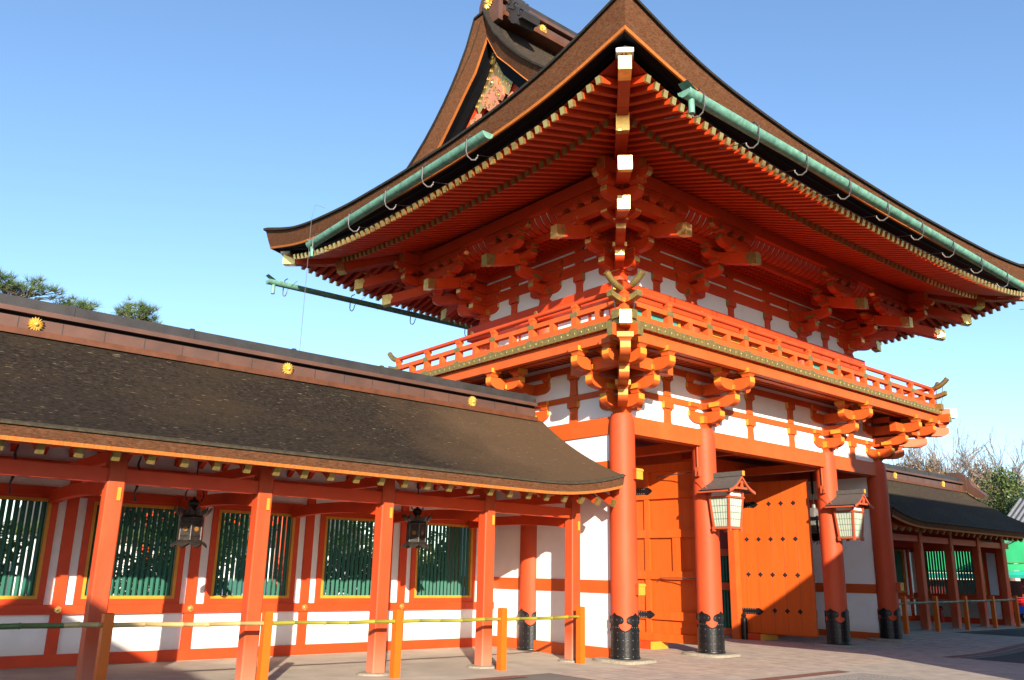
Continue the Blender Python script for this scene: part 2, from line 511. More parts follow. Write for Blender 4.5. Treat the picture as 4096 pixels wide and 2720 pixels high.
for y in (0, DY):
    gbox("head_beam", -.13, LX + .13, y - .13, y + .13, 4.50, 4.875)
for x in (0, LX):
    gbox("head_beam", x - .13, x + .13, .13, DY - .13, 4.50, 4.872)
gbox("head_beam", .13, LX - .13, 2.827 - .13, 2.827 + .13, 4.35, 4.872)
for x in CX[1:3]:
    gbox("cross_beam", x - .11, x + .11, .13, DY - .13, 4.46, 4.68)
for xx in (1.39, 5.42, 9.46):
    gbox("cross_beam", xx - .07, xx + .07, .14, DY - .14, 4.69, 4.83)
for yy in (.95, 1.9, 3.75, 4.7):
    gbox("ceiling_beam", .14, LX - .14, yy - .06, yy + .06, 4.885, 4.99)
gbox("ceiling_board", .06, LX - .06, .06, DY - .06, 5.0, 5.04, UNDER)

def side_wall(x, s, ends):
    """plaster wall with red bands in the plane x, outside towards s"""
    y0, y1 = ends
    xi = x + s * .09
    for a, c in ((y0, 2.60), (3.06, y1)):
        lo, hi = min(x - s * .09, xi), max(x - s * .09, xi)
        gbox("plaster_wall", lo, hi, a, c, GZ + .1, 4.50, WHITE)
        e = .022
        lo2, hi2 = min(x - s * (.09 + e), x + s * (.09 + e)), max(x - s * (.09 + e), x + s * (.09 + e))
        gbox("base_rail", lo2 - .03, hi2 + .03, a - .005, c + .005, GZ - .01, .18)
        gbox("wall_band", lo2, hi2, a - .005, c + .005, 1.235, 1.49)
        gbox("wall_band", lo2, hi2, a - .005, c + .005, 3.70, 3.935)
        bb = MB(); bb.box(lo2 - .02, hi2 + .02, a, a + .05, 1.22, 1.53); part("band_end_block", bb, RED, G)
        gbox("sill_stone", lo2 - .12, hi2 + .12, a - .1, c + .1, GZ - .2, GZ + .012, STONE)
side_wall(0, -1, (.2, DY - .2)); side_wall(LX, 1, (.2, DY - .2))

# walls of the side bays along the door line, and the fence around the far rooms
for xa, xb in ((.2, 2.55), (8.30, 10.65)):
    gbox("plaster_wall", xa, xb, 2.757, 2.897, 2.4, 4.35, WHITE)
    gbox("wall_band", xa, xb, 2.735, 2.919, 3.55, 3.80)
    gbox("wall_band", xa, xb, 2.735, 2.919, 2.2, 2.4)
    gbox("wall_band", xa, xb, 2.735, 2.919, 1.24, 1.45)
    gbox("base_rail", xa, xb, 2.735, 2.919, GZ, .18)
    b = MB(); b.box(xa, xb, 2.80, 2.85, .18, 1.24); b.box(xa, xb, 2.80, 2.85, 1.45, 2.2)
    part("panel_board", b, WHITE, G)
for x in (2.775, 8.073):
    b = MB()
    y = 3.15
    while y < 5.35:
        b.box(x - .03, x + .03, y - .03, y + .03, .2, 1.24); b.box(x - .03, x + .03, y - .03, y + .03, 1.46, 2.2)
        y += .105
    part("lattice_fence", b, GREEN, G)
    gbox("wall_band", x - .08, x + .08, 3.1, 5.4, 1.24, 1.45)
    gbox("wall_band", x - .08, x + .08, 3.1, 5.4, 2.2, 2.4)
    gbox("base_rail", x - .08, x + .08, 3.1, 5.4, GZ, .2)
    gbox("panel_board", x - .03, x + .03, 3.1, 5.4, 2.4, 4.4, WINE)
    gbox("panel_board", x + .5 * (1 if x > 5 else -1) - .02, x + .5 * (1 if x > 5 else -1) + .02, 3.1, 5.4, .2, 2.2, SOFFIT)

# ---- door leaves
def leaf(hx, hy, ex, ey, inner, label):
    ang = atan2(ey - hy, ex - hx)
    W = 2.32; Z0, Z1 = .13, 4.25
    b = MB()
    b.box(0, W, -.05, .05, Z0, Z1)
    d = part("door_leaf", b, DOOR, G, at=(hx, hy, 0), rz=ang, label=label)
    s = inner           # side (local y sign) that carries the battens
    y0, y1 = sorted((s * .05, s * .125))
    def lp(n, mb, mm, sm=None):
        return part(n, mb, mm, d, sm, at=(hx, hy, 0), rz=ang)
    for za, zb in ((.10, .29), (.60, .79), (1.52, 1.71), (2.49, 2.68), (3.42, 3.62), (4.08, 4.27)):
        q = MB(); q.box(.06, W - .02, y0, y1, za, zb); lp("batten", q, DOOR)
    y0b, y1b = sorted((s * .05, s * .11))
    for xa, xb, za, zb in ((.02, .16, .29, 4.08), (.58, .72, .29, 4.08), (1.40, 1.62, 1.71, 2.49)):
        q = MB()
        q.box(xa, xb, y0b, y1b, za, zb); lp("stile", q, DOOR)
    for zc in (.70, 3.62):
        for sd2 in (-1, 1):
            yo = (.127 if sd2 == s else .052) * sd2
            q = MB()
            poly = [(.10, zc - .085), (.62, zc - .075), (.72, zc - .095), (.80, zc - .05), (.86, zc), (.80, zc + .05), (.72, zc + .095), (.62, zc + .075), (.10, zc + .085)]
            q.prism(poly, (0, yo, 0), (1, 0, 0), (0, 0, 1), .02)
            for t in range(7):
                for zz in (-.055, .055):
                    q.box(.18 + t * .07, .20 + t * .07, yo - .017, yo + .017, zc + zz - .01, zc + zz + .01, 1)
            lp("hinge_strap", q, [BLACK, STEEL])
    for k in range(1, 6):
        q = MB(); yo = -s * .0508; x = W * k / 6 + .01 * sin(k * 3)
        q.box(x - .0035, x + .0035, yo - .0008, yo + .0008, Z0 + .02, Z1 - .02); lp("plank_seam", q, WINE)
    # four-petalled studs on the outer face
    for zr in (.74, 1.69, 2.655, 3.63):
        for k in range(5):
            xx = .46 + .36 * k
            if zr in (.74, 3.63) and k < 2: continue
            q = MB(); yo = -s * .05
            for a in range(4):
                an = a * pi / 2
                cx_, cz_ = xx + .037 * cos(an), zr + .037 * sin(an)
                pts = [(cx_ + .03 * cos(t * pi / 4), yo - s * .004, cz_ + .03 * sin(t * pi / 4)) for t in range(8)]
                tip = [(cx_ + .016 * cos(t * pi / 4), yo - s * .018, cz_ + .016 * sin(t * pi / 4)) for t in range(8)]
                q.rows([pts, tip], close=True); q.add(tip, [list(range(8))])
            q.add([(xx + .018 * cos(t * pi / 3), yo - s * .02, zr + .018 * sin(t * pi / 3)) for t in range(6)] + [(xx, yo - s * .04, zr)],
                  [(t, (t + 1) % 6, 6) for t in range(6)], 1)
            lp("door_stud", q, [BLACK, BRONZE])
    return d
leaf(3.12, 2.68, 3.27, .38, -1, "left leaf showing its battened inner face")
leaf(7.90, 2.98, 8.25, .68, 1, "right leaf studded with rows of black iron flowers")
# pivot posts and ochre-ended pivot blocks
for x, s in ((2.98, 1), (7.74, -1)):
    gbox("pivot_post", x - .12, x + .11, 2.74, 2.95, GZ, 4.35)
for xa, xb, ya in ((2.68, 3.30, 1.65), (7.80, 8.62, 2.15)):
    b = MB(); b.box(xa, xb, ya, 3.1, GZ - .02, .115, 0, my=1)
    part("pivot_block", b, [RED, YEL], G)
b = MB(); b.lathe([(.092, GZ), (.092, .50), (.05, .54), (.07, .58), (.04, .64), (.0, .67)], c=(7.80, 2.66, 0), n=12)
part("pivot_cap", b, BLACK, G, 40)
# door hooks
for z, x in ((3.95, 3.1), (1.55, 3.1)):
    b = MB(); b.tube([(2.775, .1, z), (2.95, 1.0, z + .01), (3.02, 1.62, z + .0), (3.03, 1.65, z - .05)], .012, 6)
    part("door_hook", b, IRONROD, G)

# ------------------------------------------------------------------ bracket sets
def arm_poly(s0, s1, z0, z1, both=False, cv=.25):
    h = z1 - z0; he = h * .45
    def end(s, sg):
        pts = []
        for k in range(6):
            t = k / 5 * pi / 2
            pts.append((s - sg * (cv - cv * sin(t)), z0 + (h - he) * (1 - cos(t))))
        return pts
    right = end(s1, 1) + [(s1, z1)]
    if both:
        left = [(s0, z1)] + end(s0, -1)[::-1]
    else:
        left = [(s0, z1), (s0, z0)]
    poly = right + left
    em = {5: 1}
    if both: em[7] = 1
    return poly, em

def arm(dirv, s0, s1, z0, z1, w=.185, o=(0, 0), both=False):
    b = MB()
    poly, em = arm_poly(s0, s1, z0, z1, both)
    b.prism(poly, (o[0], o[1], 0), (dirv[0], dirv[1], 0), (0, 0, 1), w, 0, em)
    return ("bracket_arm", b)

def block(x, y, z0, z1, w=.25, ax='x', rot=0.0):
    b = MB(); h = z1 - z0
    lv = [(z0, .62), (z0 + .14 * h, .64), (z0 + .30 * h, .72), (z0 + .42 * h, .86), (z0 + .46 * h, 1.0), (z1, 1.0)]
    rings = []
    for z, k in lv:
        a = w / 2 * k
        pts = [(-a, -a), (a, -a), (a, a), (-a, a)]
        rings.append([(x + px * cos(rot) - py * sin(rot), y + px * sin(rot) + py * cos(rot), z) for px, py in pts])
    for i in range(len(rings) - 1):
        for j in range(4):
            k = (j + 1) % 4
            end = (j in (1, 3)) if ax == 'x' else (j in (0, 2))
            b.add([rings[i][j], rings[i][k], rings[i + 1][k], rings[i + 1][j]], [(0, 1, 2, 3)], 1 if (end and i >= 4) else 0)
    b.add(rings[-1], [(0, 1, 2, 3)]); b.add(rings[0], [(0, 1, 2, 3)])
    return ("bearing_block", b)

S = .4525  # bracket step
R2 = sqrt(.5)

def lower_set(corner):
    z = [(5.03, 5.285), (5.365, 5.61), (5.69, 5.945)]
    out = [block(0, 0, H - .02, 5.19, .42)]
    dirs = [(0, -1)] + ([(-1, 0)] if corner else [])
    for d in dirs:
        for (z0, z1), L in zip(z, (.57, 1.0, 1.42)):
            out.append(arm(d, 0 if corner else -.3, L, z0, z1))
            bx, by = d[0] * (L - .12), d[1] * (L - .12)
            out.append(block(bx, by, z1 + .012, z1 + .20, .295, 'x' if d[0] == 0 else 'y'))
    ex = 1 if corner else 0
    # arms lying along the wall
    out.append(arm((1, 0), -.57 if not corner else .08, .57, z[0][0], z[0][1], both=not corner))
    out.append(arm((1, 0), -.62 if not corner else .08, .62, z[2][0], z[2][1], both=not corner))
    for sx in ((-1, 1) if not corner else (1,)):
        out.append(block(sx * .45, 0, z[0][1] + .012, z[0][1] + .2, .295, 'x'))
        out.append(block(sx * .50, 0, z[2][1] + .012, z[2][1] + .2, .295, 'x'))
    if corner:
        out.append(arm((0, 1), .08, .57, z[0][0], z[0][1])); out.append(block(0, .45, z[0][1] + .012, z[0][1] + .2, .295, 'y'))
        out.append(arm((0, 1), .08, .62, z[2][0], z[2][1])); out.append(block(0, .50, z[2][1] + .012, z[2][1] + .2, .295, 'y'))
        for (z0, z1), L in zip(z, (.62, 1.13, 1.62)):
            out.append(arm((-R2, -R2), 0, L * 1.32, z0, z1, w=.20))
            q = (L * 1.32 - .16) * R2
            out.append(block(-q, -q, z1 + .012, z1 + .20, .32, 'x', rot=pi / 4))
        # crossing arms on the second step
        q = 2 * S - .02
        out.append(arm((-1, 0), -.55, 1.42, z[2][0], z[2][1], o=(0, -q)))
        out.append(arm((0, -1), -.55, 1.42, z[2][0], z[2][1], o=(-q, 0)))
        for (x, y, ax) in ((-1.30, -q, 'y'), (-q, -1.30, 'x'), (-q + .45, -q, 'x'), (-q, -q + .45, 'y')):
            out.append(block(x, y, z[2][1] + .012, z[2][1] + .2, .295, ax))
    else:
        out.append(arm((1, 0), -.57, .57, z[2][0], z[2][1], o=(0, -.885), both=True))
        for sx in (-1, 1):
            out.append(block(sx * .45, -.885, z[2][1] + .012, z[2][1] + .2, .295, 'x'))
        out.append(block(0, -.885, z[1][1] + .012, z[1][1] + .2, .295, 'x'))
    return out

def upper_set(corner):
    zc = 8.17
    z = [(8.32, 8.56), (8.65, 8.89)]
    out = [block(0, 0, zc - .02, 8.45, .42)]
    dirs = [(0, -1)] + ([(-1, 0)] if corner else [])
    def nose(d, L, zt, zb, w, s0):
        b = MB(); o = (0, 0, 0)
        k = []
        n = 7
        for i in range(n + 1):
            s_ = s0 + (L - s0) * i / n
            t = i / n
            k.append((s_, zt + .30 * (1 - t) ** 1.15 * (L - s0)))
        lowr = [(s_, zz - (.27 + .02 * (1 - i / n))) for i, (s_, zz) in enumerate(k)]
        poly = lowr + k[::-1]
        b.prism(poly, o, (d[0], d[1], 0), (0, 0, 1), w, 0, {n: 1})
        # gilt shoe with a notched edge
        cut = L - .27; f = (L - cut) / (L - s0)
        def zat(s_, off):
            t = (s_ - s0) / (L - s0)
            return zt + .30 * max(0, 1 - t) ** 1.15 * (L - s0) - off
        sh = [(cut + .05, zat(cut, .29) - .004), (L + .006, zat(L, .27) - .008), (L + .006, zat(L, -.008)), (cut + .05, zat(cut + .05, -.006)), (cut - .02, zat(cut, .10)), (cut + .03, zat(cut, .17))]
        b.prism(sh, o, (d[0], d[1], 0), (0, 0, 1), w + .012, 1)
        return ("tail_rafter", b)
    for d in dirs:
        for (z0, z1), L in zip(z, (.57, 1.0)):
            out.append(arm(d, 0 if corner else -.3, L, z0, z1))
            bx, by = d[0] * (L - .12), d[1] * (L - .12)
            out.append(block(bx, by, z1 + .012, z1 + .19, .295, 'x' if d[0] == 0 else 'y'))
        out.append(nose(d, 2.04, 8.90, 8.62, .19, .5))
        out.append(block(d[0] * 1.36, d[1] * 1.36, 9.08, 9.25, .295, 'x' if d[0] == 0 else 'y'))
    yo = 3 * S
    if corner:
        out.append(nose((-R2, -R2), 2.05 * sqrt(2), 8.90, 8.62, .24, .5))
        b = nose((-R2, -R2), 2.62 * sqrt(2), 9.36, 9.0, .26, 1.2); out.append(b)
        for (z0, z1), L in zip(z, (.60, 1.12)):
            out.append(arm((-R2, -R2), 0, L * 1.36, z0, z1, w=.205))
            q = (L * 1.36 - .16) * R2
            out.append(block(-q, -q, z1 + .012, z1 + .19, .32, 'x', rot=pi / 4))
        for d, o in (((1, 0), (0, -yo)), ((0, 1), (-yo, 0))):
            out.append(arm(d, -yo - .55, .55, 9.17, 9.42, o=o, both=True))
            for t in (-yo - .43, -yo, -.9, -.45, 0, .43):
                x, y = (t, -yo) if d[0] else (-yo, t)
                out.append(block(x, y, 9.432, 9.60, .295, 'x' if d[0] else 'y'))
            bb = MB()
            poly = [(-yo - .82, 9.62), (-yo - .74, 9.56), (.74, 9.56), (.82, 9.62), (.82, 9.735), (-yo - .82, 9.735)]
            bb.prism(poly, (o[0], o[1], 0), (d[0], d[1], 0), (0, 0, 1), .14, 0, {0: 1, 2: 1, 3: 1, 5: 1})
            out.append(("bracket_arm", bb))
            out.append(arm(d, -2 * S - .52, .52, 9.02, 9.20, o=(0, -2 * S) if d[0] else (-2 * S, 0), both=True))
    else:
        out.append(arm((1, 0), -.55, .55, 9.17, 9.42, o=(0, -yo), both=True))
        for t in (-.43, 0, .43):
            out.append(block(t, -yo, 9.432, 9.60, .295, 'x'))
        bb = MB()
        poly = [(-.84, 9.63), (-.72, 9.56), (.72, 9.56), (.84, 9.63), (.84, 9.735), (-.84, 9.735)]
        bb.prism(poly, (0, -yo, 0), (1, 0, 0), (0, 0, 1), .14, 0, {0: 1, 2: 1, 3: 1, 5: 1})
        out.append(("bracket_arm", bb))
        out.append(arm((1, 0), -.52, .52, 9.02, 9.20, o=(0, -2 * S), both=True))
        for t in (-.42, .42): out.append(block(t, -2 * S, 9.205, 9.33, .23, 'x'))
    # stack lying in the wall plane
    for (z0, z1), L in zip(z, (.55, .62)):
        out.append(arm((1, 0), -L if not corner else .08, L, z0, z1, both=not corner))
        if corner: out.append(arm((0, 1), .08, L, z0, z1))
        for sx in ((-1, 1) if not corner else (1,)):
            out.append(block(sx * (L - .12), 0, z1 + .012, z1 + .19, .295, 'x'))
            if corner: out.append(block(0, L - .12, z1 + .012, z1 + .19, .295, 'y'))
    return out

def to_meshes(lst, mats, nm):
    return [(n, b.mesh(n, mats, 35)) for n, b in lst]

LOW_MID = to_meshes(lower_set(False), [RED2, YEL], "l")
LOW_COR = to_meshes(lower_set(True), [RED2, YEL], "l")
UP_MID = to_meshes(upper_set(False), [RED, OLDGOLD], "u")
UP_COR = to_meshes(upper_set(True), [RED, GOLD], "u")

def place_set(meshes, x, y, rz):
    n0, m0 = meshes[0]
    r = put("bracket_set", m0, G, (x, y, 0), rz)
    for n, m in meshes[1:]:
        put(n, m, r, (x, y, 0), rz)

UX = [.40, 2.95, 7.90, 10.449]
UY = [.40, 2.827, 5.254]
for i in (1, 2):
    place_set(LOW_MID, CX[i], 0, 0); place_set(UP_MID, UX[i], UY[0], 0)
place_set(LOW_MID, 0, CY[1], -pi / 2); place_set(UP_MID, UX[0], UY[1], -pi / 2)
place_set(LOW_MID, LX, CY[1], pi / 2); place_set(UP_MID, UX[3], UY[1], pi / 2)
for (i, j, r) in ((0, 0, 0), (3, 0, pi / 2), (0, 2, -pi / 2)):
    place_set(LOW_COR, CX[i], CY[j], r); place_set(UP_COR, UX[i], UY[j], r)

# ------------------------------------------------------------------ bracket-zone walls
def strut(axis, t, pl, z0, z1, out_, par=G):
    """bell-topped short strut with a block, in the wall plane; axis 'x' runs along x at y=pl"""
    h = z1 - z0
    prof = [(.125, 0), (.105, .10 * h), (.095, .45 * h), (.10, .60 * h), (.135, .66 * h), (.15, .68 * h)]
    b = MB()
    poly = [(t + w, z0 + z) for w, z in prof] + [(t - w, z0 + z) for w, z in prof[::-1]]
    if axis == 'x':
        b.prism(poly, (0, pl, 0), (1, 0, 0), (0, 0, 1), .13)
        b.box(t - .16, t + .16, pl - .10, pl + .10, z0 + .70 * h, z1 - .002, 0, mx=1)
    else:
        b.prism(poly, (pl, 0, 0), (0, 1, 0), (0, 0, 1), .13)
        b.box(pl - .10, pl + .10, t - .16, t + .16, z0 + .70 * h, z1 - .002, 0, my=1)
    part("strut", b, [RED2 if z0 < 7 else RED, YEL if z0 < 7 else OLDGOLD], par, 30)

# lower storey
for y, s in ((0, -1), (DY, 1)):
    gbox("plaster_wall", .1, LX - .1, y - .03, y + .03, 4.87, 6.30, WHITE)
    gbox("wall_tie", -.5, LX + .5, y - .07, y + .07, 5.372, 5.505)
    gbox("wall_tie", -.6, LX + .6, y - .075, y + .075, 6.05, 6.20)
for x, s in ((0, -1), (LX, 1)):
    gbox("plaster_wall", x - .03, x + .03, .1, DY - .1, 4.87, 6.30, WHITE)
    gbox("wall_tie", x - .068, x + .068, -.48, DY + .48, 5.374, 5.503)
    gbox("wall_tie", x - .073, x + .073, -.58, DY + .58, 6.052, 6.198)
for t in (1.44, 4.60, 6.42, 9.48):
    strut('x', t, -.02, 4.876, 5.37, -1); strut('x', t, -.02, 5.506, 6.048, -1)
for t in (1.40, 4.25):
    strut('y', t, -.02, 4.873, 5.37, -1); strut('y', t, -.02, 5.504, 6.05, -1)
# purlins under the balcony
E1, E2 = 1.30, .885
for q, e, z0, z1 in ((0, E1, 6.075, 6.318), (1, E2, 6.15, 6.316)):
    x2 = .42 if q == 0 else .3
    for y in (-e, DY + e):
        b = MB(); b.box(-e - x2, LX + e + x2, y - .075, y + .075, z0, z1, 0, mx=1); part("purlin", b, [RED2, OLDGOLD], G)
    for x in (-e, LX + e):
        b = MB(); b.box(x - .074, x + .074, -e - x2 + .003, DY + e + x2 - .003, z0 + .004, z1 - .003, 0, my=1); part("purlin", b, [RED2, OLDGOLD], G)
for e1, e2 in ((.08, E2 - .08), (E2 + .08, E1 - .08)):
    pass

# ------------------------------------------------------------------ balcony
BE = 1.47; BZ0, BZ1 = 6.322, 6.462
bb = MB()
bb.box(-BE, LX + BE, -BE, .30, BZ0, BZ1); bb.box(-BE, LX + BE, DY - .30, DY + BE, BZ0, BZ1)
bb.box(-BE, .30, .301, DY - .301, BZ0, BZ1); bb.box(LX - .3, LX + BE, .301, DY - .301, BZ0, BZ1)
# board joints on the underside
x = -BE + .2
while x < LX + BE:
    bb.box(x - .004, x + .004, -BE + .02, -.02, BZ0 - .006, BZ0 + .01, 1); x += .197
y = -BE + .2
while y < DY + BE:
    bb.box(-BE + .02, -.02, y - .004, y + .004, BZ0 - .006, BZ0 + .01, 1); y += .197
floor_ = part("balcony_floor", bb, [RED2, SOFFIT], G)

def cap_strip(p0, p1, nrm, zc0, zc1, step=.197):
    b = MB(); p0 = Vector(p0); p1 = Vector(p1); d = (p1 - p0); L = d.length; d.normalize(); n = Vector(nrm)
    k = int(L / step); st = L / k
    for i in range(k):
        a = p0 + d * (i * st + .008); c = p0 + d * ((i + 1) * st - .008)
        vs = []
        for q in (a, c):
            for off in (-.004, .014):
                for z in (zc0 - .005, zc1 + .005):
                    vs.append((q.x + n.x * off, q.y + n.y * off, z))
        b.add(vs, [(0, 1, 3, 2), (4, 6, 7, 5), (0, 4, 5, 1), (2, 3, 7, 6), (0, 2, 6, 4), (1, 5, 7, 3)])
        mid = p0 + d * ((i + .5) * st); zc = (zc0 + zc1) / 2
        for r0, r1, hh, in ((.036, .030, .020), (.016, .010, .019)):
            o = [mid + d * (r0 * cos(t * pi / 5)) + n * .013 + Vector((0, 0, zc + r0 * sin(t * pi / 5))) for t in range(10)]
            ii = [mid + d * (r1 * cos(t * pi / 5)) + n * hh + Vector((0, 0, zc + r1 * sin(t * pi / 5))) for t in range(10)]
            b.rows([o, ii], close=True); b.add(ii, [list(range(10))])
    part("gilt_cap_strip", b, OLDGOLD, floor_, 30)
cap_strip((-BE + .12, -BE, 0), (LX + BE - .12, -BE, 0), (0, -1, 0), BZ0, BZ1)
cap_strip((-BE, DY + BE - .12, 0), (-BE, -BE + .12, 0), (-1, 0, 0), BZ0, BZ1)
cap_strip((LX + BE, -BE + .12, 0), (LX + BE, DY + BE - .12, 0), (1, 0, 0), BZ0, BZ1)

# diagonal corner beams with a bright gilt end
for (cx, cy, dx, dy) in ((-1.0, -1.0, -R2, -R2), (LX + 1.0, -1.0, R2, -R2), (-1.0, DY + 1.0, -R2, R2)):
    b = MB()
    far = Vector((cx + dx * .98, cy + dy * .98, 6.375)); nr = Vector((cx, cy, 6.375))
    b.beam(nr, far, .21, .25, 0, 1)
    b.beam(far - Vector((dx, dy, 0)) * .16, far + Vector((dx, dy, 0)) * .008, .222, .262, 1)
    part("corner_beam", b, [RED2, GOLD], G)

RE = 1.273
def railing(p0, p1, nrm, n, ends):
    p0 = Vector(p0); p1 = Vector(p1); d = (p1 - p0).normalized(); L = (p1 - p0).length
    nn = Vector(nrm); up_ = Vector((0, 0, 1))
    b = MB(); b.beam(p0 - d * (.26 if ends[0] else 0) + up_ * 6.548, p1 + d * (.26 if ends[1] else 0) + up_ * 6.548, .17, .165, 0, 1)
    for k, (e, q, sg) in enumerate(((ends[0], p0, -1), (ends[1], p1, 1))):
        if e: b.beam(q + d * sg * .12 + up_ * 6.548, q + d * sg * .268 + up_ * 6.548, .182, .177, 1)
    r = part("railing", b, [RED2, OLDGOLD], G)
    # middle rail, turned up at the ends
    def rail(z, w, h, ext, lift, round_):
        b = MB(); pts = []
        if ends[0]:
            for k in range(6): pts.append((-ext + ext * k / 5 * .9, lift * (1 - k / 5) ** 2))
        pts.append((.05, 0)); pts.append((L - .05, 0))
        if ends[1]:
            for k in range(6): pts.append((L + ext * .1 + ext * k / 5 * .9, lift * (k / 5) ** 2))
        path = [p0 + d * a + up_ * (z + c) for a, c in pts]
        gm = [1 if ((ends[0] and a < -.12) or (ends[1] and a > L + .05 + ext * .25)) else 0 for a, c in pts]
        if round_:
            rr = [w * (1.25 if g else 1.0) for g in gm]
            b.tube(path, rr, 10, ms=gm)
            return b
        rws = []; 
        for i, q in enumerate(path):
            k = 1.12 if gm[i] else 1.0
            rws.append([q + nn * (w / 2 * k) - up_ * h / 2 * k, q + nn * (w / 2 * k) + up_ * h / 2 * k, q - nn * (w / 2 * k) + up_ * h / 2 * k, q - nn * (w / 2 * k) - up_ * h / 2 * k])
        for i in range(len(rws) - 1):
            b.rows([rws[i], rws[i + 1]], gm[i] if gm[i] else gm[i + 1] if i == len(rws) - 2 else gm[i], close=True)
        b.add(rws[0], [(0, 1, 2, 3)], 1); b.add(rws[-1], [(0, 1, 2, 3)], 1)
        return b
    part("middle_rail", rail(6.865, .13, .105, .42, .075, False), [RED2, OLDGOLD], r, 40)
    part("hand_rail", rail(7.118, .055, 0, .50, .24, True), [COLRED, OLDGOLD], r, 50)
    st = L / n
    for i in range(2 * n + 1):
        q = p0 + d * (i * st / 2)
        major = i % 2 == 0
        if i in (0, 2 * n) and not ends[0 if i == 0 else 1]: continue
        a = .075 if major else .065
        b = MB()
        e1 = d * a; e2 = nn * .068
        def bx(za, zb, k=1.0, m=0):
            pts = [q + e1 * sx * k + e2 * sy * k + up_ * z for z in (za, zb) for sx, sy in ((-1, -1), (1, -1), (1, 1), (-1, 1))]
            b.add(pts, [(0, 1, 2, 3), (4, 5, 6, 7), (0, 1, 5, 4), (1, 2, 6, 5), (2, 3, 7, 6), (3, 0, 4, 7)], m)
        bx(6.63, 6.814)
        if major:
            bx(6.915, 6.995, .78)
            lv = [(6.995, .82), (7.02, .9), (7.035, 1.05), (7.075, 1.05), (7.10, .75)]
            rings = [[q + e1 * sx * k + e2 * sy * k + up_ * z for sx, sy in ((-1, -1), (1, -1), (1, 1), (-1, 1))] for z, k in lv]
            b.rows(rings, close=True); b.add(rings[-1], [(0, 1, 2, 3)])
            # brass mounts
            for zc, ww, hh, off in ((6.865, .10, .05, .068), (6.49, .12, .065, .088)):
                poly = [(-ww, -hh), (ww, -hh), (ww * 1.15, 0), (ww, hh * .8), (ww * .55, hh * 1.1), (-ww * .55, hh * 1.1), (-ww, hh * .8), (-ww * 1.15, 0)]
                b.prism(poly, q + nn * off + up_ * zc, d, (0, 0, 1), .012, 1)
        part("rail_post", b, [RED2, OLDGOLD], r)
railing((-RE, -RE, 0), (LX + RE, -RE, 0), (0, -1, 0), 10, (True, True))
railing((-RE, DY + RE, 0), (-RE, -RE, 0), (-1, 0, 0), 6, (True, True))
railing((LX + RE, -RE, 0), (LX + RE, DY + RE, 0), (1, 0, 0), 6, (True, True))
# iron ties between the upturned rail ends
b = MB()
for q, dv in (((-RE, -RE), (-1, 0)), ((-RE, -RE), (0, -1)), ((LX + RE, -RE), (1, 0)), ((LX + RE, -RE), (0, -1))):
    x, y = q[0] + dv[0] * .30, q[1] + dv[1] * .30
    b.tube([(x - dv[0] * .05, y - dv[1] * .05, 6.63), (x, y, 6.83)], .009, 5); b.tube([(x, y, 6.93), (x + dv[0] * .05, y + dv[1] * .05, 7.19)], .009, 5)
part("rail_tie_rod", b, IRONROD, G)

# ------------------------------------------------------------------ upper storey
b = MB(); b.lathe([(.235, 6.40), (.235, 7.9), (.222, 8.06), (.19, 8.17)], n=32)
me_ucol = b.mesh("upper_column", COLRED, 40)
for i, x in enumerate(UX):
    for j, y in enumerate(UY):
        if i in (0, 3) or j in (0, 2):
            put("upper_column", me_ucol, G, (x, y, 0))
N0, N1 = 7.60, 7.975
for y, s in ((UY[0], -1), (UY[2], 1)):
    a, c = sorted((y + s * .10, y + s * .375))
    gbox("girding_beam", UX[0] - .375, UX[3] + .375, a, c, N0, N1, RED)
for x, s in ((UX[0], -1), (UX[3], 1)):
    a, c = sorted((x + s * .10, x + s * .373))
    gbox("girding_beam", a, c, UY[0] - .372, UY[2] + .372, N0 + .003, N1 - .003, RED)

def flower(par, o, nrm, r=.075, n=6, m=(GOLD,), name="gilt_flower"):
    nrm = Vector(nrm); t = Vector((0, 0, 1)).cross(nrm).normalized(); u = nrm.cross(t); o = Vector(o)
    b = MB()
    def ring(rr, off, k, wav=0.0, nn=24):
        return [o + nrm * off + (t * cos(2 * pi * i / nn) + u * sin(2 * pi * i / nn)) * rr * (1 - wav * (.5 + .5 * cos(2 * pi * i / nn * k))) for i in range(nn)]
    if n == 6:
        rs = [ring(r, .0, 6, .13), ring(r, .012, 6, .13), ring(r * .86, .020, 6, .1), ring(r * .40, .020, 6), ring(r * .34, .045, 6), ring(r * .15, .062, 6)]
        b.rows(rs, close=True); b.add(rs[-1], [list(range(24))])
    else:
        nn = n * 4
        rs = []
        for rr, off, wv in ((r * .95, .0, .26), (r, .02, .26), (r * .8, .06, .22), (r * .45, .06, .05), (r * .26, .035, 0), (r * .22, .07, 0), (r * .08, .085, 0)):
            row = []
            for i in range(nn):
                c = .5 + .5 * cos(2 * pi * i / nn * n)
                rad = rr * (1 - wv * c)
                row.append(o + nrm * (off * (1 - .55 * c * (1 if wv else 0))) + (t * cos(2 * pi * i / nn) + u * sin(2 * pi * i / nn)) * rad)
            rs.append(row)
        b.rows(rs, close=True); b.add(rs[-1], [list(range(nn))])
    return part(name, b, [CREST] if n > 6 else list(m), par, 40)

yF = UY[0] - .375
for x in (UX[0] - .22, UX[1], UX[2] - .0, UX[3] + .2):
    flower(G, (x, yF, 7.79), (0, -1, 0))
for y in (UY[0] - .2, UY[1], UY[2] + .15):
    flower(G, (UX[0] - .373, y, 7.79), (-1, 0, 0))
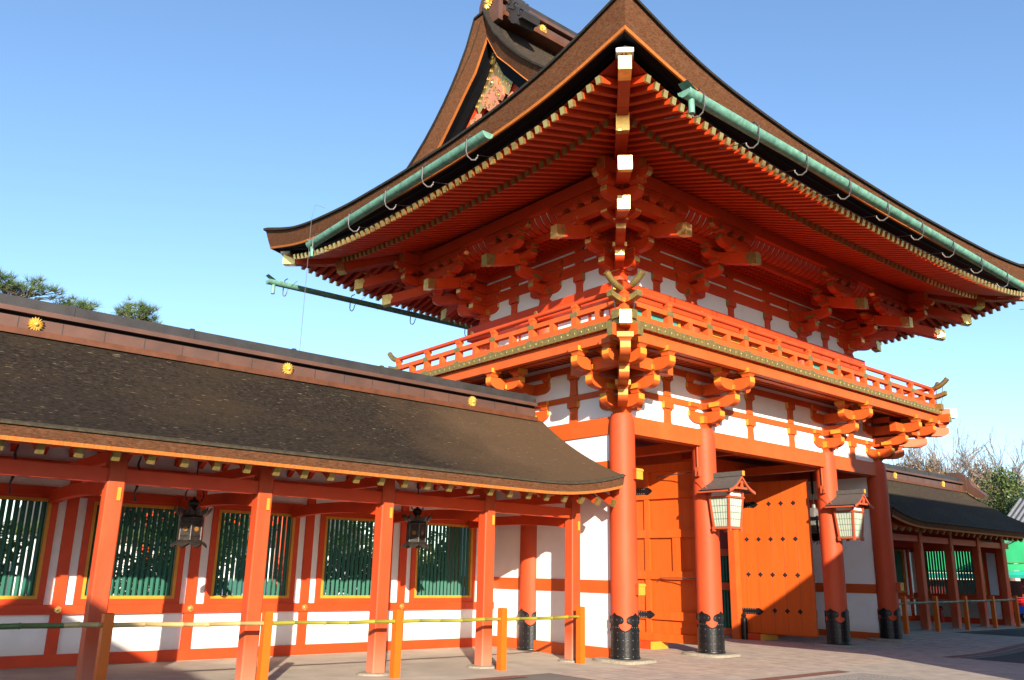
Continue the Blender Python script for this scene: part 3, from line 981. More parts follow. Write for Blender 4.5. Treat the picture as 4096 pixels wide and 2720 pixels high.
# walls behind the railing: lattice windows and doors on the front, plaster on the flanks
gbox("plaster_wall", UX[0] - .03, UX[0] + .03, UY[0], UY[2], 6.46, N0 + .05, WHITE)
gbox("plaster_wall", UX[3] - .03, UX[3] + .03, UY[0], UY[2], 6.46, N0 + .05, WHITE)
gbox("plaster_wall", UX[0], UX[3], UY[2] - .03, UY[2] + .03, 6.46, N0 + .05, WHITE)
for x in (UX[0], UX[3]):
    gbox("wall_band", x - .06, x + .06, UY[0], UY[2], 6.46, 6.62)
for a, c in ((UX[0], UX[1]), (UX[2], UX[3])):
    b = MB(); b.box(a + .2, c - .2, UY[0] - .02, UY[0] + .04, 6.46, N0 + .05)
    x = a + .55
    w = part("lattice_window", b, RED, G)
    f = MB()
    f.box(a + .45, c - .45, UY[0] - .07, UY[0] - .021, 6.47, 6.53); f.box(a + .45, c - .45, UY[0] - .07, UY[0] - .021, 7.535, 7.595)
    f.box(a + .45, a + .53, UY[0] - .069, UY[0] - .021, 6.531, 7.534); f.box(c - .53, c - .45, UY[0] - .069, UY[0] - .021, 6.531, 7.534)
    part("window_frame", f, YEL, w)
    g = MB(); x = a + .56
    while x < c - .56:
        g.box(x - .04, x + .04, UY[0] - .055, UY[0] - .022, 6.531, 7.534); x += .086
    part("lattice", g, TEAL, w)
b = MB(); b.box(UX[1] + .2, UX[2] - .2, UY[0] - .03, UY[0] + .03, 6.46, N0 + .05, 0)
w = part("door_panel", b, DOOR, G)
for x in (UX[1] + .6, UX[1] + 1.45, (UX[1] + UX[2]) / 2 + .02, UX[2] - 1.5):
    f = MB(); f.box(x, x + .75, UY[0] - .05, UY[0] - .031, 7.46, 7.585); part("door_inset", f, YEL, w)
for y in (UY[0] + .85, UY[1] + .95):
    f = MB(); f.box(UX[0] - .05, UX[0] - .031, y, y + .08, 6.46, N0); part("wall_post", f, RED, G)

# bracket-zone walls of the upper storey
for y in (UY[0], UY[2]):
    gbox("plaster_wall", UX[0], UX[3], y - .03, y + .03, N1 - .05, 9.75, WHITE)
    for z0, z1 in ((8.58, 8.85), (8.92, 9.17), (9.24, 9.50)):
        gbox("wall_tie", UX[0] - .5, UX[3] + .5, y - .075, y + .075, z0, z1, RED)
for x in (UX[0], UX[3]):
    gbox("plaster_wall", x - .03, x + .03, UY[0], UY[2], N1 - .05, 9.75, WHITE)
    for z0, z1 in ((8.582, 8.848), (8.922, 9.168), (9.242, 9.498)):
        gbox("wall_tie", x - .073, x + .073, UY[0] - .48, UY[2] + .48, z0, z1, RED)
def spacer(axis, t, pl, z0, z1):
    b = MB()
    if axis == 'x': b.box(t - .13, t + .13, pl - .09, pl + .09, z0, z1, 0, mx=1)
    else: b.box(pl - .09, pl + .09, t - .13, t + .13, z0, z1, 0, my=1)
    part("spacer_block", b, [RED, OLDGOLD], G)
for t in (1.66, 4.60, 6.25, 9.18):
    strut('x', t, UY[0] - .02, N1 + .001, 8.578, -1)
    spacer('x', t, UY[0] - .01, 8.852, 8.918); spacer('x', t, UY[0] - .01, 9.172, 9.238)
for t in (1.62, 4.04):
    strut('y', t, UX[0] - .02, N1 + .001, 8.578, -1)
    spacer('y', t, UX[0] - .01, 8.852, 8.918); spacer('y', t, UX[0] - .01, 9.172, 9.238)

# coffered ceiling and the S-curved ribs under the eave purlin
ST2, ST3 = 2 * S, 3 * S
def ring_beam(off, w, z0, z1, ext, name):
    for y in (UY[0] - off, UY[2] + off):
        b = MB(); b.box(UX[0] - off - ext, UX[3] + off + ext, y - w / 2, y + w / 2, z0, z1, 0, mx=1); part(name, b, [RED, GOLD], G)
    for x in (UX[0] - off, UX[3] + off):
        b = MB(); b.box(x - w / 2 + .001, x + w / 2 - .001, UY[0] - off - ext + .002, UY[2] + off + ext - .002, z0 + .003, z1 - .003, 0, my=1); part(name, b, [RED, GOLD], G)
ring_beam(ST2, .13, 9.32, 9.45, .12, "inner_purlin")
ring_beam(ST3, .24, 9.738, 10.04, .62, "eave_purlin")
b = MB()
x0, x1, y0, y1 = UX[0] - ST2, UX[3] + ST2, UY[0] - ST2, UY[2] + ST2
for (a, c, d, e) in ((x0, x1, y0, UY[0]), (x0, x1, UY[2], y1), (x0, UX[0], UY[0] + .001, UY[2] - .001), (UX[3], x1, UY[0] + .001, UY[2] - .001)):
    b.box(a, c, d, e, 9.475, 9.50)
x = x0 + .1
while x < x1:
    b.box(x - .025, x + .025, y0 + .07, UY[0] - .05, 9.43, 9.474); x += .17
y = y0 + .1
while y < y1:
    b.box(x0 + .07, UX[0] - .05, y - .025, y + .025, 9.428, 9.472); y += .17
for k in range(4):
    yy = y0 + .17 + k * .19
    b.box(x0 + .07, x1 - .07, yy - .025, yy + .025, 9.431, 9.471)
    xx = x0 + .17 + k * .19
    b.box(xx - .025, xx + .025, y0 + .07, y1 - .07, 9.432, 9.470)
part("coffered_ceiling", b, RED, G)

def rib_panel(axis, t0, t1, base, sg):
    """white board with S-curved red ribs, from the inner purlin up to the eave purlin"""
    b = MB()
    prof = []
    for k in range(8):
        t = k / 7
        prof.append((.0 + .40 * (t ** .62), 9.45 + .29 * (1.0 * t ** 1.7)))
    n = max(2, int((t1 - t0) / .205)); st = (t1 - t0) / n
    def pt(t, a, z):
        return (t, base + sg * a, z) if axis == 'x' else (base + sg * a, t, z)
    b.rows([[pt(t0, a + .0, z + .05) for a, z in prof], [pt(t1, a, z + .05) for a, z in prof]], 1)
    for i in range(n):
        a0 = t0 + i * st + .028; a1 = t0 + (i + 1) * st - .028
        b.rows([[pt(a0, a, z + .045) for a, z in prof], [pt(a0, a, z - .01) for a, z in prof], [pt(a1, a, z - .01) for a, z in prof], [pt(a1, a, z + .045) for a, z in prof]], 0)
    part("curved_rib_panel", b, [RED, WHITE], G, 40)
for a, c in ((UX[0] - .7, UX[1] - .55), (UX[1] - .52, UX[1] + .52), (UX[1] + .55, UX[2] - .55), (UX[2] - .52, UX[2] + .52), (UX[2] + .55, UX[3] + .7)):
    rib_panel('x', a, c, UY[0] - ST2 - .05, -1)
for a, c in ((UY[0] - .7, UY[1] - .55), (UY[1] - .52, UY[1] + .52), (UY[1] + .55, UY[2] + .7)):
    rib_panel('y', a, c, UX[0] - ST2 - .05, -1)

# ------------------------------------------------------------------ roof geometry
XL, XR, YF, YB = -4.20, LX + 4.12, -4.06, DY + 4.12
XG = -1.90
LIFT = [(0, 1.04), (.5, .88), (1, .715), (1.5, .565), (2, .445), (2.5, .355), (3, .285), (4, .19), (5, .115), (7, .04), (9, 0)]
PROF = [(0, 10.0), (.8, 10.34), (1.9, 10.90), (3.0, 11.65), (3.5, 12.0), (4.5, 12.62), (5.3, 13.30), (6.0, 14.02), (6.4, 14.52), (6.9, 15.42)]
# smooth the table
def smooth_eval(tab, x):
    h = .25
    return sum(lerp_table(tab, x + h * k) * w for k, w in ((-2, .1), (-1, .2), (0, .4), (1, .2), (2, .1))) if tab[0][0] + .5 < x < tab[-1][0] - .5 else lerp_table(tab, x)
def lift(s): return smooth_eval(LIFT, max(0, s))
def fade(d): return max(0.0, 1 - (d / 4.2) ** 2)
CL = {'nf': 1.0, 'lb': .93, 'rf': .96, 'rb': .95}      # the four corners rise slightly differently
def lift_front(x): return lift(x - XL) * CL['nf'] + lift(XR - x) * CL['rf']
def lift_back(x): return lift(x - XL) * CL['lb'] + lift(XR - x) * CL['rb']
def lift_left(y): return lift(y - YF) * CL['nf'] + lift(YB - y) * CL['lb']
def lift_right(y): return lift(y - YF) * CL['rf'] + lift(YB - y) * CL['rb']
def prof(d): return smooth_eval(PROF, d)

SIDES = {
    'front': (lambda t, d: (t, YF + d), (XL, XR), lift_front),
    'back': (lambda t, d: (t, YB - d), (XL, XR), lift_back),
    'left': (lambda t, d: (XL + d, t), (YF, YB), lift_left),
    'right': (lambda t, d: (XR - d, t), (YF, YB), lift_right),
}
def span(side, d):
    a, c = SIDES[side][1]
    return a + d, c - d

def tgrid(a, c, n):
    # denser towards the ends
    return [a + (c - a) * (.5 - .5 * cos(pi * i / n)) * .6 + (c - a) * (i / n) * .4 for i in range(n + 1)]

ROOF = MB()
for side in SIDES:
    xy, _, lf = SIDES[side]
    long_ = side in ('front', 'back')
    ds = [0, .15, .35, .6, .9, 1.2, 1.5, 1.8, 2.1, 2.3] if long_ else [0, .15, .35, .6, .9, 1.2, 1.5, 1.8, 2.1, 2.3, 2.7, 3.3]
    rws = []
    for d in ds:
        a, c = span(side, d)
        rws.append([(*xy(t, d), prof(d) + lf(t) * fade(d)) for t in tgrid(a, c, 56)])
    ROOF.rows(rws, 0)
    if long_:
        dmax = (YB - YF) / 2
        rws = []
        for d in [2.3, 2.7, 3.1, 3.5, 4.0, 4.5, 5.0, 5.4, 5.8, 6.1, 6.4, 6.65, 6.85]:
            bulge = 0
            rws.append([(*xy(XG + (LX - 2 * XG) * i / 24, d), prof(d) + bulge + lf(XG + (LX - 2 * XG) * i / 24) * fade(d)) for i in range(25)])
        ROOF.rows(rws, 0)
roof = part("bark_roof", ROOF, [BARK], G, 50)

# eave edge: dark lip, thick bark edge, orange underlayer, black soffit
LOWIN = .13          # the lower edge sits further in than the upper
LIPB, EDGE, STR, SOF = MB(), MB(), MB(), MB()
for side in SIDES:
    xy, (A, C), lf = SIDES[side]
    def P(t, d, dz, k):
        # t runs from corner to corner of the upper edge; keep mitres by insetting
        a = A + d; c = C - d
        tt = a + (t - A) / (C - A) * (c - a)
        return (*xy(tt, d), 10.0 + dz + lf(t) * k)
    ts = tgrid(A, C, 64)
    LIPB.rows([[P(t, .02, .035, 1.0) for t in ts], [P(t, -.05, .01, 1.0) for t in ts], [P(t, -.05, -.045, 1.0) for t in ts], [P(t, .01, -.055, 1.0) for t in ts]])
    EDGE.rows([[P(t, .005, -.05, .995) for t in ts], [P(t, .04, -.14, .93) for t in ts], [P(t, .085, -.235, .83) for t in ts], [P(t, LOWIN, -.31, .74) for t in ts]])
    STR.rows([[P(t, LOWIN, -.31, .74) for t in ts], [P(t, LOWIN - .012, -.315, .74) for t in ts], [P(t, LOWIN + .01, -.362, .735) for t in ts], [P(t, LOWIN + .05, -.366, .735) for t in ts]])
    SOF.rows([[P(t, LOWIN + .05, -.366, .735) for t in ts], [P(t, .30, -.38, .76) for t in ts], [P(t, .31, -.42, .80) for t in ts], [P(t, .455, -.46, .84) for t in ts], [P(t, .46, -.53, .85) for t in ts]])
part("eave_lip", LIPB, DARKLIP, roof, 40)
part("eave_edge", EDGE, BARKEDGE, roof, 60)
part("eave_underlayer", STR, STRIPE, roof, 40)
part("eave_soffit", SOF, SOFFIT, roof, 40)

# ---- rafters
RY_OUT, RY_KIOI, RY_JI = .60, 1.62, 1.55
def h_fly(d): return 9.375 + .31 * (d - .42)
def h_base(d): return 9.60 + .35 * (d - 1.55)
def rafter_rows(side, full):
    xy, (A, C), lf = SIDES[side]
    n = int((C - A - 2.2) / .228); st = .228
    mid = (A + C) / 2
    res = []
    for k in range(n + 1):
        t = A + 1.04 + k * st
        if t > C - 1.0: break
        dm = min(t - A, C - t)          # distance to the hip line
        i0 = min(dm - .10, 4.45)
        def pt(d, h, kk=.85): return Vector((*xy(t, d), h + lf(t) * kk * fade(d)))
        fb = None; bb_ = None
        if i0 > .75:
            p, q = pt(.42, h_fly(.42)), pt(min(i0, 2.3), h_fly(min(i0, 2.3)))
            m = MB(); m.beam(q, p, .102, .13, 0, 1)
            dd = (p - q).normalized()
            m.beam(p - dd * .055, p + dd * .006, .106, .133, 1)
            fb = m
        if i0 > 1.7:
            p, q = pt(1.55, h_base(1.55)), pt(i0, h_base(i0))
            m = MB(); m.beam(q, p, .11, .15, 0, 1)
            dd = (p - q).normalized()
            m.beam(p - dd * .04, p + dd * .006, .118, .158, 1)
            bb_ = m
        res.append((t, fb, bb_))
    return res
cand_f, cand_b = [], []
for side in ('front', 'left', 'right', 'back'):
    for t, f, bb_ in rafter_rows(side, True):
        p = Vector((*SIDES[side][0](t, .6), 10))
        pri = (p - CAM).length + (0 if side in ('front', 'left') else 100)
        if f: cand_f.append((pri, len(cand_f), f))
        if bb_: cand_b.append((pri, len(cand_b), bb_))
for cand, nm in ((cand_f, "flying_rafter"), (cand_b, "base_rafter")):
    cand.sort(key=lambda c: c[:2])
    rest = MB()
    for i, (_, _, m) in enumerate(cand):
        if i < 98: part(nm, m, [RED, GOLD if nm[0] == 'f' else OLDGOLD], G)
        else: rest.add(m.v, m.f, m.m)
    o = part(nm + "_row", rest, [RED, GOLD], G); o["kind"] = "stuff"

# boards over the rafters, and the two long members that carry them
BRD, KI = MB(), MB()
for side in SIDES:
    xy, (A, C), lf = SIDES[side]
    for dlist, hf, off in (([.40, .9, 1.3, 1.7], h_fly, .074), ([1.62, 2.0, 2.6, 3.2, 3.9, 4.5], h_base, .085)):
        rws = []
        for d in dlist:
            a, c = A + d, C - d
            rws.append([(*xy(t, d), hf(d) + off + lf(t) * .85 * fade(d)) for t in tgrid(a, c, 50)])
        BRD.rows(rws)
    for d, z0, z1, w, mm in ((1.62, .078, .115, .13, 0),):
        hf = h_base if d > 1 else h_fly
        rws = [[], [], [], []]
        for t in tgrid(A + d, C - d, 60):
            zz = hf(d) + lf(t) * .85 * fade(d)
            for i, (dd, z) in enumerate(((d - w / 2, z0), (d - w / 2, z1), (d + w / 2, z1), (d + w / 2, z0))):
                rws[i].append((*xy(t, dd), zz + z))
        KI.rows([*rws, rws[0]])
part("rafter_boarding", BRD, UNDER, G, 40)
part("eave_batten", KI, RED, G, 40)

# ---- hip rafters with gilt ends
for cx, cy, ex, ey, k in ((UX[0], UY[0], XL + .46, YF + .44, 'nf'), (UX[3], UY[0], XR - .45, YF + .45, 'rf'), (UX[0], UY[2], XL + .46, YB - .45, 'lb')):
    d = Vector((ex - cx, ey - cy, 0)); Ld = d.length; d.normalize()
    zt = 10.06 - (1 - CL[k]) * .9
    tip = Vector((ex, ey, zt)); b = MB()
    p1 = tip - d * 1.55 + Vector((0, 0, -.26)); p0 = Vector((cx, cy, 10.62))
    b.beam(p0, p1 + Vector((0, 0, .0)), .24, .32, 0, 1)
    dl = (p1 - p0).normalized()
    b.beam(p1 - dl * .22, p1 + dl * .008, .252, .332, 1)
    q0 = tip - d * 2.9 + Vector((0, 0, .10))
    q1 = tip - d * 1.2 + Vector((0, 0, -.035))
    b.beam(q0, q1, .215, .27); b.beam(q1, tip, .215, .27, 0, 1)
    dl = (tip - q1).normalized()
    b.beam(tip - dl * .34, tip + dl * .008, .227, .282, 1)
    h = part("hip_rafter", b, [RED, GOLD], G)
    c = MB(); n = d.cross(Vector((0, 0, 1)))
    o = tip + Vector((0, 0, .145)) - d * .05
    c.prism([(-.15, 0), (.15, 0), (.15, .075), (0, .11), (-.15, .075)], o, n, (0, 0, 1), .26)
    part("hip_cap", c, WHITE, h)

# ---- gable ends
WLOW = [(0, 14.80), (.45, 14.02), (1.0, 13.46), (1.3, 13.13), (1.95, 12.47), (3.0, 11.62), (4.2, 10.9)]
RC_ = DY / 2
def up_curve(dy, back):
    d = (YB - YF) / 2 - dy
    if back: d = (YB - YF) / 2 - max(0, dy - .40 * math.exp(-1.3 * dy) - .07)
    return min(15.62, prof(min(d, 6.93))) if dy > .02 or back else 15.55
for gx, sg in ((XG, -1), (LX - XG, 1)):
    dys = [0, .08, .2, .35, .5, .65, .8, 1.0, 1.3, 1.6, 2.0, 2.4, 2.8, 3.3, 3.8, 4.3]
    VG, VL, VS, VB = MB(), MB(), MB(), MB()
    for back in (False, True):
        q = 1 if back else -1
        U = [(RC_ + q * (0 if i == 0 else dy), up_curve(dy, back)) for i, dy in enumerate(dys)]
        Wc = [(RC_ + q * dy * .92, lerp_table(WLOW, dy * .92)) for dy in dys]
        r_top = [(gx + sg * .02, y, z + .03) for y, z in U]
        r_bot = [(gx - sg * .12, y, z) for y, z in Wc]
        r_m1 = [tuple(a * .55 + c * .45 for a, c in zip(p, r)) for p, r in zip(r_top, r_bot)]
        VG.rows([r_top, r_m1, r_bot])
        VL.rows([[(gx - sg * .35, y, z + .045) for y, z in U], [(gx + sg * .06, y, z + .06) for y, z in U], [(gx + sg * .06, y, z - .0) for y, z in U], [(gx + sg * .0, y, z - .02) for y, z in U]])
        VS.rows([[(gx - sg * .115, y, z + .005) for y, z in Wc], [(gx - sg * .11, y, z - .03) for y, z in Wc], [(gx - sg * .17, y, z - .04) for y, z in Wc]])
        VB.rows([[(gx - sg * .165, y, z - .035) for y, z in Wc], [(gx - sg * .33, y, z - .03) for y, z in Wc]])
        # barge board hanging inside the verge
        VB.rows([[(gx - sg * .32, y, z - .04) for y, z in Wc], [(gx - sg * .34, RC_ + (y - RC_) * .97, z - .42) for y, z in Wc], [(gx - sg * .42, RC_ + (y - RC_) * .97, z - .42) for y, z in Wc], [(gx - sg * .42, y, z - .04) for y, z in Wc]])
        fill = [(gx - sg * .42, y, z - .1) for y, z in Wc]
        VB.rows([[(gx - sg * .33, y, z - .06) for y, z in Wc], [(gx - sg * 1.1, y, z + .15) for y, z in Wc]])
    part("gable_verge", VG, BARKEDGE, roof, 60)
    part("gable_lip", VL, DARKLIP, roof, 50)
    part("gable_underlayer", VS, STRIPE, roof, 50)
    part("barge_board", VB, SOFFIT, roof, 50)
    b = MB()
    wl_ = [(gx - sg * .95, RC_ + q * dy * .92, lerp_table(WLOW, dy * .92) + .1) for q in (-1, 1) for dy in (dys if q > 0 else dys[::-1])]
    base_ = [(p[0], p[1], 10.6) for p in wl_]
    b.rows([wl_, base_])
    part("gable_wall", b, WINE, roof)
    # inner red board with gilt apex fittings and the carved pendant
    fx = gx - sg * .45
    for q in (-1, 1):
        b = MB()
        o_, i_ = [], []
        for dy in (.28, .5, .8, 1.1, 1.5, 2.0, 2.6, 3.2):
            zc = lerp_table(WLOW, dy) - .42
            o_.append((fx, RC_ + q * dy, zc + .06)); i_.append((fx - sg * .02, RC_ + q * (dy - .12), zc - .36))
        b.rows([o_, i_, [(p[0] - sg * .08, p[1], p[2]) for p in i_]])
        part("inner_barge_board", b, RED, roof)
        b = MB()
        o_, i_ = [], []
        for k, dy in enumerate((.0, .12, .25, .38, .5, .62, .74)):
            zc = lerp_table(WLOW, dy) - .40
            w = .42 + .05 * sin(k * 2.4) - .10 * (k == 6)
            o_.append((fx + sg * .03, RC_ + q * dy, zc + .02)); i_.append((fx + sg * .03, RC_ + q * max(0, dy - .13), zc - w))
        b.rows([o_, [(fx + sg * .05, p[1], p[2] - .08) for p in o_], [(fx + sg * .05, p[1], p[2] + .05) for p in i_], i_])
        for k in range(6):
            dy = .12 + .11 * k
            zc = lerp_table(WLOW, dy) - .60
            pth = [(fx + sg * .055, RC_ + q * dy + .055 * (1 - t / 9) * cos(t), zc + .075 * (1 - t / 9) * sin(t)) for t in range(8)]
            b.tube(pth, .013, 5)
        part("gilt_apex_plate", b, GOLD, roof, 40)
        flower(roof, (fx + sg * .02, RC_ + q * 2.05, lerp_table(WLOW, 2.05) - .62), (sg, 0, 0), .12, 16)
    flower(roof, (fx + sg * .06, RC_, 14.30), (sg, 0, 0), .19, 16)
    b = MB()
    half = [(.05, 13.75), (.16, 13.66), (.12, 13.52), (.20, 13.42), (.34, 13.36), (.42, 13.22), (.40, 13.06), (.30, 12.96), (.22, 12.99), (.20, 12.90), (.10, 12.80), (0.0, 12.72)]
    poly = [(y, z) for y, z in half] + [(-y, z) for y, z in half[::-1][1:]]
    b.prism(poly, (fx + sg * .05, RC_, 0), (0, 1, 0), (0, 0, 1), .09)
    pend = part("carved_pendant", b, PINK, roof)
    for q in (-1, 1):
        for (yy, zz, r0) in ((.22, 13.18, .11), (.26, 13.05, .06), (.10, 12.95, .07), (.10, 13.35, .07)):
            b = MB()
            b.tube([(fx + sg * .10, RC_ + q * (yy + r0 * (1 - t / 11) * cos(t)), zz + r0 * (1 - t / 11) * sin(t)) for t in range(9)], .014, 5)
            part("gilt_scroll", b, GOLD, pend, 50)
    flower(pend, (fx + sg * .10, RC_, 13.56), (sg, 0, 0), .11, 6)
    for q in (-1, 1):
        b = MB(); half = [(.55, 12.95), (.72, 13.02), (.80, 12.92), (.95, 12.93), (1.0, 12.78), (1.16, 12.76), (1.2, 12.58), (1.36, 12.5), (1.3, 12.36), (1.1, 12.42), (.9, 12.55), (.72, 12.68), (.56, 12.82)]
        b.prism([(y * q, z) for y, z in half], (fx + sg * .02, RC_, 0), (0, 1, 0), (0, 0, 1), .06)
        fin = part("carved_fin", b, PINK, roof)
        for (yy, zz, r0) in ((.74, 12.85, .07), (.95, 12.76, .07), (1.14, 12.6, .07), (1.28, 12.45, .05)):
            b = MB()
            b.tube([(fx + sg * .055, RC_ + q * (yy + r0 * (1 - t / 10) * cos(t)), zz + r0 * (1 - t / 10) * sin(t)) for t in range(8)], .012, 5)
            part("gilt_scroll", b, GOLD, fin, 50)
    b = MB()   # tie beam and king post inside the gable
    b.box(gx - sg * .95 - .12, gx - sg * .95 + .12, RC_ - 2.6, RC_ + 2.6, 11.9, 12.2); b.box(gx - sg * .95 - .1, gx - sg * .95 + .1, RC_ - .14, RC_ + .14, 12.2, 13.6)
    part("gable_beam", b, RED, roof)

# ---- main ridge
RX0, RX1 = -1.62, LX + 1.62
def ridge_layers(x0, x1, yc, zb, k=1.0, M4=None, par=None):
    def seg(name, hw, z0, z1, m, n0=0, n1=0):
        b = MB(); b.box(x0 - n0, x1 + n1, yc - hw * k, yc + hw * k, zb + z0 * k, zb + z1 * k)
        if M4: b.xf(M4)
        return part(name, b, m, par)
    seg("ridge_base", .37, -.02, .075, RUST)
    r = seg("ridge_body", .28, .075, .27, RIDGE)
    seg("ridge_gap", .24, .27, .325, SOFFIT)
    seg("ridge_moulding", .345, .325, .40, RIDGE)
    seg("ridge_cap", .25, .40, .58, RIDGECAP)
    b = MB(); x = x0 + .9
    while x < x1:
        b.box(x - .035, x + .035, yc - .262 * k, yc + .262 * k, zb + .395 * k, zb + .60 * k)
        x += 1.9
    x = x0 + .3
    while x < x1:
        b.box(x - .006, x + .006, yc - .284 * k, yc + .284 * k, zb + .078 * k, zb + .268 * k)
        x += .62
    if M4: b.xf(M4)
    part("ridge_seam", b, RIDGECAP, par)
ridge_layers(RX0, RX1, RC_, 15.30, 1.35, None, roof)
for x in (-.2, 2.6, 5.42, 8.2, 11.0):
    flower(roof, (x, RC_ - .285 * 1.35, 15.53), (0, -1, 0), .16, 16)
for x, s in ((RX0, -1), (RX1, 1)):
    b = MB()
    poly = [(-.42, 15.15), (.42, 15.15), (.40, 15.9), (.30, 16.15), (0, 16.3), (-.30, 16.15), (-.40, 15.9)]
    b.prism(poly, (x + s * .06, RC_, 0), (0, 1, 0), (0, 0, 1), .14)
    op = part("ridge_end_plate", b, RIDGE, roof)
    flower(op, (x + s * .14, RC_, 15.82), (s, 0, 0), .20, 16)
    for q in (-1, 1):
        b = MB()
        pr = [(.34, 16.05), (.50, 15.98), (.52, 15.80), (.62, 15.74), (.66, 15.55), (.80, 15.40), (.98, 15.28), (1.10, 15.12), (1.02, 14.98), (.88, 15.02), (.80, 14.92), (.62, 15.02), (.50, 15.20), (.34, 15.35)]
        b.prism([(y * q, z) for y, z in pr], (x - s * .42, RC_, 0), (0, 1, 0), (0, 0, 1), .55)
        for (yy, zz, r0) in ((.55, 15.72, .14), (.72, 15.45, .13), (.95, 15.15, .12), (.50, 15.45, .09)):
            b.tube([(x - s * .14, RC_ + q * (yy + r0 * (1 - t / 12) * cos(t * .8)), zz + r0 * (1 - t / 12) * sin(t * .8)) for t in range(11)], .022, 5)
        part("ridge_end_scroll", b, RIDGECAP, roof, 30)

# ---- copper gutters on iron hooks
def gutter(p0, p1, side_n, hooks, spout=None):
    p0 = Vector(p0); p1 = Vector(p1); d = (p1 - p0).normalized(); n = Vector(side_n); b = MB(); up_ = Vector((0, 0, 1))
    R = .128; rows_ = []
    k = int((p1 - p0).length / .6)
    for i in range(k + 1):
        c = p0.lerp(p1, i / k)
        rows_.append([c + n * (R * cos(t)) + up_ * (R * sin(t)) for t in [pi + pi * j / 10 for j in range(11)]])
    b.rows(rows_)
    rows2 = [[c_ for c_ in [p0.lerp(p1, i / k) + n * (R * .9 * cos(t)) + up_ * (R * .9 * sin(t)) for t in [pi + pi * j / 10 for j in range(11)]]] for i in range(k + 1)]
    b.rows(rows2)
    for e in (0, k): b.add(rows_[e], [list(range(11))])
    for i in range(k + 1):
        if i % 3 == 0:
            c = p0.lerp(p1, i / k)
            o1 = [c - d * .02 + n * (R * 1.06 * cos(t)) + up_ * (R * 1.06 * sin(t)) for t in [pi + pi * j / 10 for j in range(11)]]
            b.rows([o1, [q + d * .04 for q in o1]])
    if spout is not None:
        c = p0.lerp(p1, spout)
        b.tube([c - up_ * .08, c - up_ * .38], .055, 10)
        b.add([c - d * .0 + n * -.12 + up_ * .02, c + n * .13 + up_ * .02, c + n * .10 + up_ * .14 - d * .22, c - n * .10 + up_ * .14 - d * .22], [(0, 1, 2, 3)])
    g = part("gutter", b, COPPER, G, 50)
    for t in hooks:
        c = p0.lerp(p1, t); b = MB()
        pth = [c - n * .10 + up_ * .13, c + n * .07 + up_ * .13, c + n * .138 + up_ * .02, c + n * .138 - up_ * .24, c + n * .10 - up_ * .33, c + n * .0 - up_ * .375, c - n * .09 - up_ * .345, c - n * .14 - up_ * .27, c - n * .15 - up_ * .22]
        b.tube(pth, .015, 6, ms=[1, 1, 1, 1, 0, 0, 0, 0, 0])  # sunlight on the lower curl put in as paler metal
        b.tube([c - n * .15 - up_ * .22, c - n * .75 - up_ * .10], .008, 4, 1)
        part("gutter_hook", b, [STEEL, IRONROD], g)
L1 = LX + 3.7 + 2.85
gutter((-2.85, -4.17, 9.63), (LX + 3.7, -4.17, 9.55), (0, -1, 0), [(.35 + 1.62 * k) / L1 for k in range(11)], 0.01)
gutter((-4.32, 6.55, 9.53), (-4.32, -.62, 9.73), (-1, 0, 0), [.055, .30, .52, .72, .93], .015)
gutter((-3.95, DY + 4.2, 9.50), (LX + 3.5, DY + 4.2, 9.72), (0, 1, 0), [.03, .15, .27, .39, .51], .01)
# lightning wire down from the left eave
b = MB()
b.tube([(-4.35, 5.9, 10.3), (-4.55, 6.0, 10.35), (-4.60, 6.05, 10.0), (-4.60, 6.06, 8.0), (-4.60, 6.07, 4.6)], .006, 5)
part("lightning_wire", b, IRONROD, G)

